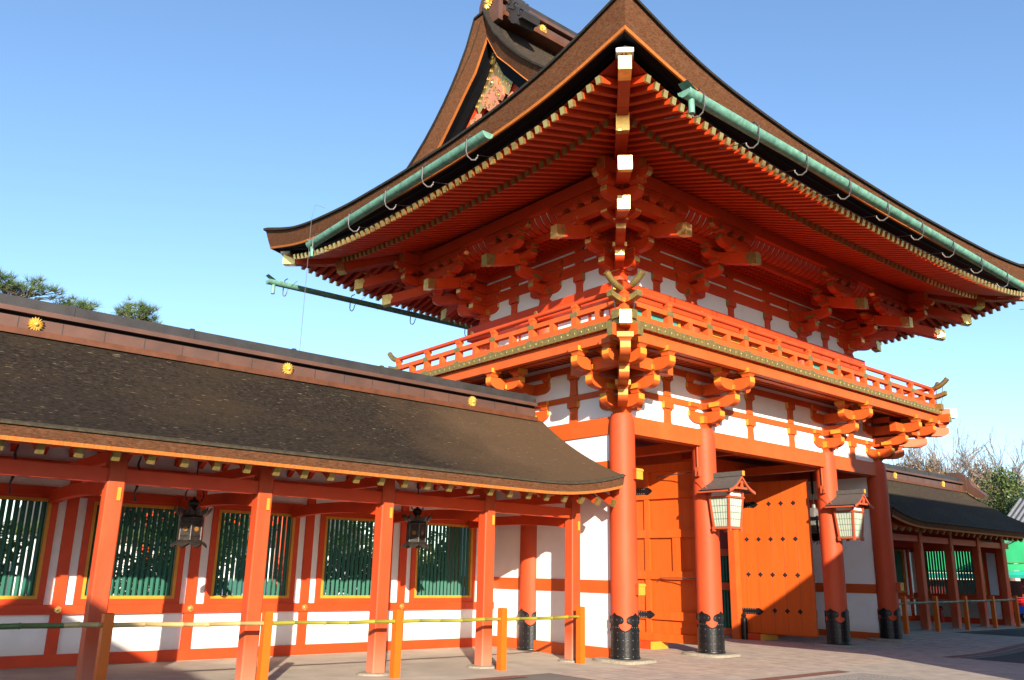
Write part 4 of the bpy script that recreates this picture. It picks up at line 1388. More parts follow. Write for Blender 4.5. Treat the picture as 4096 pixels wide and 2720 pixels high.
# ------------------------------------------------------------------ galleries on both sides
GP = [(-.43, 3.25), (.2, 3.575), (.9, 4.02), (1.6, 4.53), (2.05, 4.93), (2.35, 5.05)]
def gallery(name, label, M4, xs_p, x_end, posts, windows, fl_z, crests, verge_out, left_ext, endwall):
    """built with x growing towards the gate side end x_end; M4 carries it to its place"""
    org = M4 @ Vector(((xs_p[0] + x_end) / 2, 2.35, 0))
    g = thing(name, org, label, "gallery")
    def P(n, b, m, par=None, sm=None, lab=None):
        b.xf(M4)
        return part(n, b, m, par or g, sm, label=lab)
    x0 = left_ext
    # floor-standing pillars on stones
    for x in xs_p:
        b = MB(); c = .018; w = .119
        poly = [(-w, -w + c), (-w + c, -w), (w - c, -w), (w, -w + c), (w, w - c), (w - c, w), (-w + c, w), (-w, w - c)]
        b.rows([[(x + px, .60 + py, z) for px, py in poly] for z in (-.03, 3.12)], close=True)
        b.add([(x + px, .60 + py, 3.12) for px, py in poly], [list(range(8))])
        p = P("pillar", b, WORN)
        b = MB(); rnd = random.Random(int(x * 10)); n = 14
        ring = [(x + .25 * (1 + .16 * rnd.random()) * cos(2 * pi * i / n) * (1.15), .60 + .25 * (1 + .16 * rnd.random()) * sin(2 * pi * i / n)) for i in range(n)]
        b.rows([[(a, q, fl_z - .05) for a, q in ring], [(a, q, -.035) for a, q in ring], [(x + (a - x) * .9, .6 + (q - .6) * .9, -.022) for a, q in ring]], close=True)
        b.add([(x + (a - x) * .9, .6 + (q - .6) * .9, -.022) for a, q in ring], [list(range(n))])
        P("base_stone", b, STONE, p, 40)
        b = MB(); b.box(x + .02, x + .07, .455, .469, 2.46, 2.64); P("corner_tag", b, YEL, p)
        # cross beam back to the wall
        b = MB(); k = 9
        rws = []
        for i in range(k):
            t = i / (k - 1); y = .735 + t * 3.28
            zb = 2.52 + .07 * (1 - (2 * t - 1) ** 2) + .06 * t
            rws.append([(x - .07, y, zb), (x - .07, y, zb + .19), (x + .07, y, zb + .19), (x + .07, y, zb)])
        b.rows(rws, close=True); P("cross_beam", b, RED, None, 30)
        b = MB(); b.box(x - .06, x + .06, .735, 4.0, 3.02, 3.18); P("cross_beam", b, RED)
    def bx(n, xa, xb, ya, yb, za, zb, m=RED, par=None):
        b = MB(); b.box(xa, xb, ya, yb, za, zb); return P(n, b, m, par)
    xg = x_end
    bx("eave_beam", x0, xs_p[-1], .525, .675, 2.70, 2.90)
    bx("eave_purlin", x0, xg - .50, .51, .69, 3.13, 3.30)
    bx("eave_purlin", x0, xg - .12, 4.02, 4.18, 3.13, 3.30)
    bx("ridge_purlin", x0, xg - .12, 2.27, 2.43, 4.55, 4.75)
    # back wall
    YW = 4.10
    bx("plaster_wall", x0, xg - .02, YW + .035, YW + .095, fl_z + .1, 1.02, WHITE)
    bx("plaster_wall", x0, xg - .02, YW + .035, YW + .095, 2.70, 3.62, WHITE)
    bx("base_rail", x0, xg - .03, YW - .03, YW + .16, fl_z - .02, .14)
    bx("wall_band", x0, xg - .03, YW - .05, YW + .18, .775, .93)
    bx("wall_band", x0, xg - .03, YW - .045, YW + .175, 2.71, 2.86)
    bx("sill_stone", x0, xg - .03, YW - .06, YW + .2, fl_z - .2, fl_z + .012, STONE)
    for x in posts:
        b = MB(); b.box(x - .09, x + .09, YW - .02, YW + .15, .14, 3.3); P("wall_post", b, RED)
    # strips between windows
    edges = []
    for (wa, wb_, closed) in windows:
        edges.append((wa, wb_))
    prev = x0
    ed = sorted(edges) + [(xg - .02, xg)]
    for wa, wb_ in ed:
        if wa - prev > .05:
            bx("plaster_wall", prev, wa, YW + .033, YW + .097, 1.021, 2.699, WHITE)
        prev = wb_
    for wa, wb_, closed in windows:
        b = MB()
        e = .105
        b.box(wa - e, wa, YW - .012, YW + .13, .931, 2.709); b.box(wb_, wb_ + e, YW - .012, YW + .13, .931, 2.709)
        b.box(wa, wb_, YW - .012, YW + .13, .931, 1.02); b.box(wa, wb_, YW - .012, YW + .13, 2.66, 2.709)
        w = P("window", b, RED)
        b = MB(); f = .052
        b.box(wa + .001, wa + f, YW - .018, YW + .125, 1.021, 2.659); b.box(wb_ - f, wb_ - .001, YW - .018, YW + .125, 1.021, 2.659)
        b.box(wa + f, wb_ - f, YW - .018, YW + .125, 1.021, 1.021 + f); b.box(wa + f, wb_ - f, YW - .018, YW + .125, 2.659 - f, 2.659)
        P("window_frame", b, YEL, w)
        b = MB(); n = int((wb_ - wa - .1) / .098); st = (wb_ - wa - 2 * f) / n; r = .040
        for i in range(n):
            x = wa + f + (i + .5) * st; y = YW + .06
            poly = [(x - r, y), (x, y - r), (x + r, y), (x, y + r)]
            b.rows([[(a, c, 1.05) for a, c in poly], [(a, c, 2.63) for a, c in poly]], close=True)
        P("lattice", b, GREEN, w)
        if closed:
            b = MB(); b.box(wa + f, wb_ - f, YW + .11, YW + .12, 1.07, 2.61); P("shutter", b, GREEN, w)
    for x in posts:
        for z, yy in ((2.785, YW - .045), (.852, YW - .05)):
            q = M4 @ Vector((x, yy, z))
            flower(g, q, (0, -1, 0), .062, 6)
    # rafters with square brass caps
    rw = MB()
    n = 0
    xr = xg - .5
    while xr > x0 + .3:
        b = MB()
        b.beam((xr, 2.3, 4.545), (xr, -.22, 2.985), .095, .125, 0, 1); d = Vector((0, -.85, -.527))
        b.beam((xr, -.22 + .05, 2.985 + .031), (xr, -.226, 2.981), .103, .133, 1)
        P("rafter", b, [RED, OLDGOLD])
        rw.beam((xr, 2.4, 4.545), (xr, 4.92, 2.985), .095, .125)
        xr -= .456
        n += 1
    P("rear_rafter", rw, RED)
    # roof: thatch, lip, edge, underlayer, boards
    def flare(x):
        s = xg - .42 - x
        r = .30 * max(0, 1 - s / 2.3) ** 2.2
        if verge_out is not None:
            s2 = x - verge_out
            r += .22 * max(0, 1 - s2 / 2.3) ** 2.2
        return r
    xa = x0 if verge_out is None else verge_out
    xsr = [xa + (xg - .42 - xa) * i / 60 for i in range(45)] + [xa + (xg - .42 - xa) * (.75 + .25 * (i / 24)) for i in range(25)]
    ys = [-.43, -.3, -.1, .2, .55, .9, 1.25, 1.6, 1.85, 2.05, 2.35]
    b = MB()
    gzp = lambda y: smooth_eval(GP, y) if y > -.4 else 3.25
    fd = lambda y: max(0, 1 - ((y + .43) / 2.6)) ** 1.2
    b.rows([[(x, y, gzp(y) + flare(x) * fd(y)) for x in xsr] for y in ys])
    b.rows([[(x, 4.70 - y, gzp(y) + flare(x) * fd(y)) for x in xsr] for y in ys])
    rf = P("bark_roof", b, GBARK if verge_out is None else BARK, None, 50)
    for sgn, oy in ((1, 0), (-1, 4.70)):
        Y = lambda y: y if sgn > 0 else 4.70 - y
        b = MB(); b.rows([[(x, Y(-.39), gzp(-.39) + .016 + flare(x)) for x in xsr], [(x, Y(-.45), 3.262 + flare(x)) for x in xsr], [(x, Y(-.475), 3.25 + flare(x)) for x in xsr], [(x, Y(-.475), 3.225 + flare(x)) for x in xsr], [(x, Y(-.43), 3.215 + flare(x)) for x in xsr]])
        P("eave_lip", b, LIP, rf, 60)
        b = MB(); b.rows([[(x, Y(-.44), 3.22 + flare(x)) for x in xsr], [(x, Y(-.425), 3.15 + flare(x) * .95) for x in xsr], [(x, Y(-.40), 3.085 + flare(x) * .9) for x in xsr]])
        P("eave_edge", b, BARKEDGE, rf, 60)
        b = MB(); b.rows([[(x, Y(-.405), 3.085 + flare(x) * .9) for x in xsr], [(x, Y(-.39), 3.035 + flare(x) * .88) for x in xsr], [(x, Y(-.33), 3.03 + flare(x) * .88) for x in xsr]])
        P("eave_underlayer", b, STRIPE, rf, 60)
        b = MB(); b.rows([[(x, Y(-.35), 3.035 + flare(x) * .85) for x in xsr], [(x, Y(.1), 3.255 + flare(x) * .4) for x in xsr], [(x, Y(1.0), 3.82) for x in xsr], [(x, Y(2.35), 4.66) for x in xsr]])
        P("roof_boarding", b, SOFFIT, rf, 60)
    for xe in ([xg - .42] if verge_out is None else [xg - .42, verge_out]):
        b = MB(); yy = [-.43 + 2.78 * i / 12 for i in range(13)]
        up_ = [(xe, y, gzp(y) + flare(xe) * fd(y)) for y in yy] + [(xe, 4.70 - y, gzp(y) + flare(xe) * fd(y)) for y in yy[::-1]]
        lo_ = [(xe, y + .03, gzp(y) + flare(xe) * fd(y) - .2) for y in yy] + [(xe, 4.70 - y - .03, gzp(y) + flare(xe) * fd(y) - .2) for y in yy[::-1]]
        b.rows([up_, lo_]); P("verge", b, BARKEDGE, rf, 50)
    # ridge of copper sheet
    ridge_layers(x0 if verge_out is None else verge_out + .35, xg - .62, 2.35, 4.935, 1.0, M4, rf)
    for x in crests:
        flower(rf, M4 @ Vector((x, 2.35 - .285, 5.115)), (0, -1, 0), .125, 16, name="gilt_crest")
    return g, P

pil = [-14.33, -12.07, -9.83, -7.62, -5.38, -3.12, -.87]
posts_l = [-13.93, -11.71, -9.49, -7.265, -4.97, -2.665, -.40]
win_l = [(-13.6, -12.0, False), (-11.35, -9.82, False), (-9.15, -7.57, False), (-6.90, -5.31, False), (-4.625, -3.06, False), (-2.335, -.745, False)]
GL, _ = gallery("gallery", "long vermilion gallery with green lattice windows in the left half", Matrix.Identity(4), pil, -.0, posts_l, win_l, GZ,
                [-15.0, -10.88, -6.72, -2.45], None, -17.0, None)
# the matching gallery on the far side, mirrored and a touch higher
MR = Matrix.Translation((11.25, .45, .135)) @ Matrix.Diagonal((-1, 1, 1, 1))
pil_r = [-10.60, -8.45, -6.25, -4.0, -1.8]
posts_r = [-10.55, -8.4, -6.2, -3.95, -1.7]
win_r = [(-10.1, -8.8, True), (-7.9, -6.7, True), (-5.8, -4.4, True), (-3.5, -2.1, True)]
GR, PR = gallery("gallery", "shaded vermilion gallery with an open end wall, beyond the right gate column", MR, pil_r, 0, posts_r, win_r, GZ,
                 [-2.0, -5.9, -9.75], -11.9, -11.2, None)
def rbx(n, xa, xb, ya, yb, za, zb, m=RED, par=None):
    b = MB(); b.box(xa, xb, ya, yb, za, zb); return part(n, b, m, par or GR)
# end wall of the right gallery in the plane x = 21.95, facing the gate
EX = 21.95
rbx("end_post", EX - .12, EX + .14, .95, 1.26, .06, 3.5)
rbx("end_rail", EX - .06, EX + .10, 1.26, 4.5, .06, .30)
rbx("end_rail", EX - .07, EX + .11, 1.26, 4.5, .95, 1.15)
rbx("end_rail", EX - .06, EX + .10, 1.26, 4.5, 2.80, 3.0)
rbx("plaster_wall", EX, EX + .06, 1.26, 1.62, 1.15, 2.80, WHITE)
rbx("plaster_wall", EX, EX + .06, 1.26, 2.1, .30, .95, WHITE)
rbx("plaster_wall", EX, EX + .06, 2.1, 4.5, .30, .95, CONC)
b = MB(); b.prism([(1.0, 3.0), (4.5, 3.0), (4.5, 3.55), (2.8, 4.6), (1.0, 3.6)], (EX + .03, 0, 0), (0, 1, 0), (0, 0, 1), .06); part("plaster_wall", b, WHITE, GR)
rbx("plaster_wall", EX, EX + .06, 4.08, 4.5, 1.15, 2.80, WHITE)
w = rbx("window", EX - .05, EX + .09, 1.62, 1.72, 1.15, 2.80)
rbx("window_frame", EX - .055, EX + .085, 1.72, 1.78, 1.151, 2.799, YEL, w)
rbx("window_frame", EX - .055, EX + .085, 3.92, 3.98, 1.151, 2.799, YEL, w)
rbx("window", EX - .05, EX + .09, 3.98, 4.08, 1.15, 2.80)
b = MB(); y = 1.84; r = .042
while y < 3.9:
    poly = [(EX + .02 - r, y), (EX + .02, y - r), (EX + .02 + r, y), (EX + .02, y + r)]
    b.rows([[(a, c, 1.15) for a, c in poly], [(a, c, 2.80) for a, c in poly]], close=True); y += .108
b.box(EX + .0, EX + .04, 1.78, 3.92, 1.98, 2.02)
part("lattice", b, GREEN, w)
# ridge-end scroll of the right gallery
b = MB()
b.prism([(-.45, 5.0), (.45, 5.0), (.42, 5.55), (.2, 5.75), (-.2, 5.75), (-.42, 5.55)], (22.85, 2.8, .135), (0, 1, 0), (0, 0, 1), .12)
b.prism([(-.40, 5.45), (-.55, 5.4), (-.62, 5.2), (-.85, 5.0), (-1.1, 4.78), (-1.0, 4.62), (-.7, 4.72), (-.4, 4.98)], (23.0, 2.8, .135), (0, 1, 0), (0, 0, 1), .35)
part("ridge_end_scroll", b, RIDGE, GR, 30)

# ------------------------------------------------------------------ bamboo fences
BAM_G = mat("olive_bamboo", (0.23, 0.215, 0.024), 0.35, var=0.2, scale=3, stretch=(.3, 1, 1), tint=(0.30, 0.25, 0.06), tamount=.5, tscale=2)
BAM_T = mat("dried_bamboo", (0.42, 0.285, 0.11), 0.4, var=0.12, scale=3, tint=(0.50, 0.38, 0.21), tamount=.5, tscale=2)
BAM_D = mat("dark_green_bamboo", (0.085, 0.12, 0.035), 0.35, var=0.2, scale=3)
BAM_W = mat("weathered_bamboo", (0.19, 0.20, 0.12), 0.45, var=0.2, scale=3)
def bamboo_fence(label, pts, z0s, poles, ph=1.05):
    f = thing("bamboo_fence", ((pts[0][0] + pts[-1][0]) / 2, pts[0][1], z0s[0]), label, "fence")
    for (x, y), z in zip(pts, z0s):
        b = MB(); w = .062
        b.box(x - w, x + w, y - w, y + w, z - .02, z + ph - .012)
        t = [(x - w, y - w), (x + w, y - w), (x + w, y + w), (x - w, y + w)]
        b.rows([[(a, c, z + ph - .012) for a, c in t], [(x + (a - x) * .8, y + (c - y) * .8, z + ph) for a, c in t]], close=True)
        b.add([(x + (a - x) * .8, y + (c - y) * .8, z + ph) for a, c in t], [(0, 1, 2, 3)])
        part("fence_post", b, ORANGE, f)
    for (p, q, m, r) in poles:
        b = MB(); p = Vector(p); q = Vector(q); L = (q - p).length; d = (q - p).normalized()
        n = max(3, int(L / .40)); path, rr = [], []
        rnd = random.Random(int(p.x * 100))
        path.append(p); rr.append(r)
        for i in range(1, n):
            c = p + d * (L * (i + .25 * (rnd.random() - .5)) / n) + Vector((0, 0, .006 * sin(i * 1.7)))
            for o, k in ((-.012, 1.0), (-.004, 1.16), (.003, 1.16), (.010, .93)):
                path.append(c + d * o); rr.append(r * k)
        path.append(q); rr.append(r * .95)
        b.tube(path, rr, 10)
        part("bamboo_pole", b, m, f, 60)
    return f
yr, zr_ = .03, .80
px_ = [-12.0, -9.83, -7.62, -5.37, -3.16, -1.06]
bamboo_fence("orange posts carrying yellow-green bamboo poles in front of the left gallery", [(x, yr + (.15 if x > -2 else 0)) for x in px_], [GZ] * 6, [
    ((-12.6, yr, zr_ + .05), (-10.35, yr, zr_ + .045), BAM_D, .036), ((-10.37, yr, zr_ + .045), (-9.75, yr, zr_ + .042), BAM_T, .034),
    ((-9.80, yr, zr_ + .035), (-7.56, yr, zr_ + .015), BAM_T, .033), ((-7.62, yr, zr_ + .015), (-5.33, yr, zr_), BAM_G, .031),
    ((-5.42, yr, zr_), (-3.12, yr, zr_), BAM_G, .031), ((-3.2, yr, zr_ - .01), (-.98, yr + .16, zr_ + .005), BAM_G, .030)])
pxr = [12.80, 14.88, 17.05, 19.27, 21.32]
bamboo_fence("orange posts with grey-green bamboo poles before the shaded right gallery", [(x, .5 + .02 * (x - 12.8) * .3) for x in pxr], [gz(14)] * 5, [
    ((11.2, .5, .92), (12.86, .5, .95), BAM_W, .035), ((12.8, .5, .95), (14.92, .5, .985), BAM_W, .035), ((14.85, .5, .96), (17.1, .52, 1.0), BAM_W, .034),
    ((17.0, .52, .99), (19.3, .54, 1.01), BAM_W, .034), ((19.2, .54, 1.0), (21.4, .55, 1.04), BAM_W, .034)], ph=1.07)

# ------------------------------------------------------------------ hanging bronze lanterns
GLOW = mat("lantern_disc", (0.22, 0.10, 0.018), 0.5, var=0.1)
def hanging_lantern(x, y, zb, label, k=1.0, top=3.05):
    t = thing("hanging_lantern", (x, y, zb), label, "lantern", None)
    def P(n, b, m, sm=None, par=None):
        return part(n, b, m, par or t, sm)
    b = MB(); n = 6
    def hexr(r, z, a=0.2): return [(x + r * k * cos(a + 2 * pi * i / n), y + r * k * sin(a + 2 * pi * i / n), zb + z * k) for i in range(n)]
    b.rows([hexr(.20, .13), hexr(.185, .16), hexr(.18, .48), hexr(.195, .50), hexr(.16, .53)], close=True); b.add(hexr(.20, .13), [list(range(6))])
    for i in range(n):
        p, q = Vector(hexr(.187, .14)[i]), Vector(hexr(.184, .5)[i]); b.tube([p, q], .014 * k, 6)
    for z in (.20, .42):
        h = hexr(.186, z); 
        for i in range(n): b.tube([h[i], h[(i + 1) % n]], .008 * k, 5)
    P("lantern_body", b, BRONZE, 30)
    for i in range(n):
        a = .2 + 2 * pi * (i + .5) / n; c = Vector((x + .162 * k * cos(a), y + .162 * k * sin(a), zb + .31 * k)); nn = Vector((cos(a), sin(a), 0)); tt = Vector((-sin(a), cos(a), 0))
        b = MB(); ring = [c + tt * (.038 * k * cos(j * pi / 6)) + Vector((0, 0, .038 * k * sin(j * pi / 6))) for j in range(12)]
        b.rows([ring, [r_ + nn * .006 for r_ in ring]], close=True); b.add([r_ + nn * .006 for r_ in ring], [list(range(12))]); P("lantern_disc", b, GLOW)
    # lotus petals: upturned roof, drooping foot
    for nm, z0, up_, r0, r1, cnt in (("roof_petal", .50, 1, .15, .31, 12), ("foot_petal", .13, -1, .13, .285, 8)):
        for i in range(cnt):
            a = 2 * pi * i / cnt; b = MB(); rws = []
            for j in range(6):
                s = j / 5
                rad = r0 + (r1 - r0) * (s ** .8)
                zz = z0 + up_ * (.025 + .125 * s ** 1.6 - .03 * sin(pi * s)) if up_ > 0 else z0 + .01 - .02 * s - .085 * s ** 2
                w = (.085 if up_ > 0 else .11) * sin(pi * min(.97, .30 + .62 * s)) * (1 if s < .99 else .25)
                row = []
                for q in (-1, -.5, 0, .5, 1):
                    aa = a; rx = rad + (-.02 if up_ > 0 else .012) * (q * q)
                    row.append((x + k * (rx * cos(aa) - w * q * sin(aa)), y + k * (rx * sin(aa) + w * q * cos(aa)), zb + k * (zz + (.012 if up_ > 0 else -.02) * q * q)))
                rws.append(row)
            b.rows(rws); P(nm, b, BRONZE, 60)
    b = MB(); b.lathe([(.16, .52), (.15, .56), (.09, .585), (.05, .61), (.045, .64), (.085, .685), (.098, .72), (.085, .765), (.03, .795), (.012, .83), (0, .84)], c=(x, y, zb), n=16)
    b.v = [(x + (vx - x) * k, y + (vy - y) * k, zb + (vz - zb) * k) for vx, vy, vz in b.v]
    P("lantern_finial", b, BRONZE, 60)
    b = MB(); b.tube([(x + .15 * k * cos(a), y, zb + k * (.86 + .15 * sin(a))) for a in [-.7 + (pi + 1.4) * i / 18 for i in range(19)]], .013 * k, 6)
    P("hanging_ring", b, BRONZE, 60)
    b = MB(); b.tube([(x, y, zb + 1.0 * k), (x, y, top)], .012, 6); P("hanging_rod", b, IRONROD)
    return t
hanging_lantern(-8.17, 2.0, 1.87, "dark bronze lotus lantern with a pale green foot, hung nearer the left edge", top=3.9)
hanging_lantern(-3.76, 2.0, 2.0, "dark bronze lotus lantern hung between the two lattice windows nearest the gate", top=3.9)
hanging_lantern(15.95, 2.6, 2.13, "shadowed bronze lantern hung inside the right-hand gallery", top=3.9)
# black box lantern hung inside the gateway
gx_, gy_ = 9.70, 1.4
t = thing("box_lantern", (gx_, gy_, 2.6), "black box lantern with white diamond lattice hung inside the gateway behind the third column", "lantern")
b = MB(); b.box(gx_ - .20, gx_ + .20, gy_ - .20, gy_ + .20, 2.84, 3.28); part("lantern_body", b, PAPER, t)
b = MB()
for sx in (-1, 1):
    for sy in (-1, 1): b.box(gx_ + sx * .205 - .02, gx_ + sx * .205 + .02, gy_ + sy * .205 - .02, gy_ + sy * .205 + .02, 2.66, 3.36)
for z0, z1, w in ((2.80, 2.86, .235), (3.24, 3.34, .235), (2.66, 2.80, .21)): b.box(gx_ - w, gx_ + w, gy_ - w, gy_ + w, z0, z1)
part("lantern_frame", b, BLACK, t)
b = MB()
for i in range(-6, 14):
    for sg in (1, -1):
        for face in range(2):
            p, q = [], []
            a0, z0 = -.19 + i * .055, 2.86
            seg_ = [(a0 + s * .38 * sg / 1.0, z0 + s * .38) for s in (0, .25, .5, .75, 1.0)] if sg > 0 else [(-a0 - s * .38, z0 + s * .38) for s in (0, .25, .5, .75, 1.0)]
            pts = [(a, z) for a, z in seg_ if -.19 <= a <= .19]
            if len(pts) > 1:
                if face == 0: b.tube([(gx_ - .204, gy_ + a, z) for a, z in pts], .006, 4)
                else: b.tube([(gx_ + a, gy_ - .204, z) for a, z in pts], .006, 4)
part("lantern_lattice", b, BLACK, t)
b = MB(); b.lathe([(.27, 3.33), (.27, 3.36), (.20, 3.44), (.11, 3.56), (.06, 3.60), (.05, 3.70)], c=(gx_, gy_, 0), n=6, a0=.5); part("lantern_roof", b, STEEL, t, 30)
b = MB(); b.tube([(gx_, gy_, 3.68), (gx_, gy_, 4.0)], .02, 6); b.tube([(gx_, gy_, 4.0), (gx_, gy_, 4.7)], .035, 8); part("hanging_rod", b, BLACK, t)
b = MB()
for q in (-1, 1):
    b.tube([(gx_ + .03 * q, gy_ - .21, 2.60), (gx_ + .12 * q, gy_ - .21, 2.66), (gx_ + .18 * q, gy_ - .21, 2.60), (gx_ + .12 * q, gy_ - .21, 2.56)], .015, 5)
    b.tube([(gx_ - .21, gy_ + .03 * q, 2.60), (gx_ - .21, gy_ + .12 * q, 2.66), (gx_ - .21, gy_ + .18 * q, 2.60), (gx_ - .21, gy_ + .12 * q, 2.56)], .015, 5)
part("lantern_scroll", b, BLACK, t)

# ------------------------------------------------------------------ paper lanterns on the gate columns
def wall_lantern(x, y, label):
    t = thing("column_lantern", (x, y, 2.6), label, "lantern")
    Z0, Z1, wb_, wt = 2.66, 3.30, .205, .26
    def P(n, b, m, sm=None): return part(n, b, m, t, sm)
    b = MB()
    for sx in (-1, 1):
        for sy in (-1, 1):
            b.beam((x + sx * wb_, y + sy * wb_, Z0), (x + sx * wt, y + sy * wt, Z1 + .12), .042, .042, 0, None, (1, 0, 0))
            b.box(x + sx * wb_ - .03, x + sx * wb_ + .03, y + sy * wb_ - .03, y + sy * wb_ + .03, Z0 - .085, Z0 - .035)
    b.box(x - wb_ - .035, x + wb_ + .035, y - wb_ - .035, y + wb_ + .035, Z0 - .035, Z0 + .012)
    for z0, z1, w in ((Z1 - .005, Z1 + .04, wt + .03), (Z1 + .13, Z1 + .17, wt + .02)):
        b.box(x - w, x + w, y - w, y + w, z0, z1)
    P("lantern_frame", b, WOODRED)
    b = MB(); r1, r2 = wb_ - .01, wt - .012
    b.rows([[(x + sx * r1, y + sy * r1, Z0 + .013) for sx, sy in ((-1, -1), (1, -1), (1, 1), (-1, 1))], [(x + sx * r2, y + sy * r2, Z1 - .006) for sx, sy in ((-1, -1), (1, -1), (1, 1), (-1, 1))]], close=True)
    P("paper_shade", b, PAPER)
    b = MB()
    for (fx, fy) in ((-1, 0), (0, -1), (1, 0)):
        tx, ty = -fy, fx
        def pt(u, v):     # u in -1..1 across, v 0..1 up
            w = r1 + (r2 - r1) * v; o = w + .006
            return (x + fx * o + tx * u * (w - .02), y + fy * o + ty * u * (w - .02), Z0 + .013 + v * (Z1 - Z0 - .019))
        for i in range(7):
            u = -1 + 2 * i / 6; b.tube([pt(u, 0), pt(u, 1)], .0042, 4)
        for v in (.0, .27, .5, .73, 1.0): b.tube([pt(-1, v), pt(1, v)], .0042 if 0 < v < 1 else .012, 4)
    P("lantern_lattice", b, MUNTIN)
    b = MB(); b.box(x - wt + .03, x + wt - .03, y - wt + .03, y + wt - .03, Z1 + .04, Z1 + .13); P("name_band", b, WHITE)
    # little gabled roof, ridge running front to back
    b = MB(); yf, yb_ = y - .44, y + .40
    prof_ = [(-.48, Z1 + .135), (-.36, Z1 + .175), (-.24, Z1 + .24), (-.12, Z1 + .34), (0, Z1 + .47), (.12, Z1 + .34), (.24, Z1 + .24), (.36, Z1 + .175), (.48, Z1 + .135)]
    b.rows([[(x + a, yf, z + .028) for a, z in prof_], [(x + a, yb_, z + .028) for a, z in prof_], [(x + a, yb_, z) for a, z in prof_], [(x + a, yf, z) for a, z in prof_], [(x + a, yf, z + .028) for a, z in prof_]])
    P("lantern_roof", b, LROOF, 30)
    b = MB(); b.rows([[(x + a, yf - .012, z + .015) for a, z in prof_], [(x + a, yf - .012, z - .045) for a, z in prof_], [(x + a, yf + .03, z - .045) for a, z in prof_], [(x + a, yf + .03, z - .002) for a, z in prof_]])
    for sx in (-1, 1): b.box(x + sx * .47 - .02, x + sx * .47 + .02, yf + .03, yb_, Z1 + .105, Z1 + .137)
    b.box(x - .19, x + .19, yf + .0, yf + .05, Z1 + .18, Z1 + .225, 0, mx=1)
    b.prism([(-.05, Z1 + .225), (.05, Z1 + .225), (.03, Z1 + .29), (.05, Z1 + .33), (0, Z1 + .37), (-.05, Z1 + .33), (-.03, Z1 + .29)], (x, yf + .01, 0), (1, 0, 0), (0, 0, 1), .03)
    P("lantern_gable", b, [WOODRED, YEL])
    b = MB(); b.box(x - .045, x + .045, yf - .05, yb_ - .1, Z1 + .475, Z1 + .58, 0, my=1); P("lantern_ridge", b, [LROOF, YEL])
    b = MB(); b.box(x - .06, x + .06, y + .2, y + .34, Z0 + .2, Z0 + .3); b.box(x - .06, x + .06, y + .2, y + .34, Z1 - .1, Z1); P("mounting_arm", b, WOODRED)
    b = MB()
    b.tube([(x - .1, y + .30, Z1 + .15), (x - .34, y + .28, Z1 + .22), (x - .46, y + .36, Z1 + .5), (x - .36, y + .48, Z1 + .62)], .010, 5)
    b.tube([(x - .30, y + .52, Z1 + .55), (x - .30, y + .52, Z1 + 1.3)], .02, 6); b.box(x - .36, x - .27, y + .44, y + .56, Z1 + .5, Z1 + .7)
    P("lantern_cable", b, WOODRED)
wall_lantern(CX[1], -.565, "paper lantern with green bars on the second gate column, nearest the near corner")
wall_lantern(CX[2], -.565, "paper lantern with green bars on the third gate column, half in shade")

# hanging iron twists and added black bars for the dark lines of rafters under the left gallery roof
for i, (x, y) in enumerate(((-9.35, 1.2), (-11.0, 1.2))):
    b = MB(); pth = [(x + .012 * sin(j * 1.3), y + .012 * cos(j * 1.3), 3.45 - j * .045) for j in range(22)]
    b.tube(pth, [.010 + .010 * abs(sin(j * .5)) for j in range(22)], 5)
    o = part("iron_hanger", b, IRONROD, GL, 60)
for i in range(6):
    x = -12.9 + 2.23 * i
    b = MB(); b.beam((x, .75, 3.20), (x + .95, 1.5, 3.58), .02, .05, 0); part("dark_line_bar", b, BLACK, GL)

# fire extinguisher
t = thing("fire_extinguisher", (21.45, 3.3, .09), "red fire extinguisher on the floor of the right gallery", "extinguisher")
b = MB(); b.lathe([(.085, .09), (.09, .11), (.09, .55), (.07, .60), (.03, .63)], c=(21.45, 3.3, 0), n=14)
FRED = mat("red_enamel", (0.45, 0.02, 0.015), 0.3, var=0.05, spec=.5)
part("cylinder", b, FRED, t, 50)
b = MB(); b.box(21.40, 21.50, 3.27, 3.33, .63, .69); b.tube([(21.45, 3.22, .66), (21.36, 3.2, .55), (21.35, 3.2, .25)], .014, 5); part("valve", b, BLACK, t)

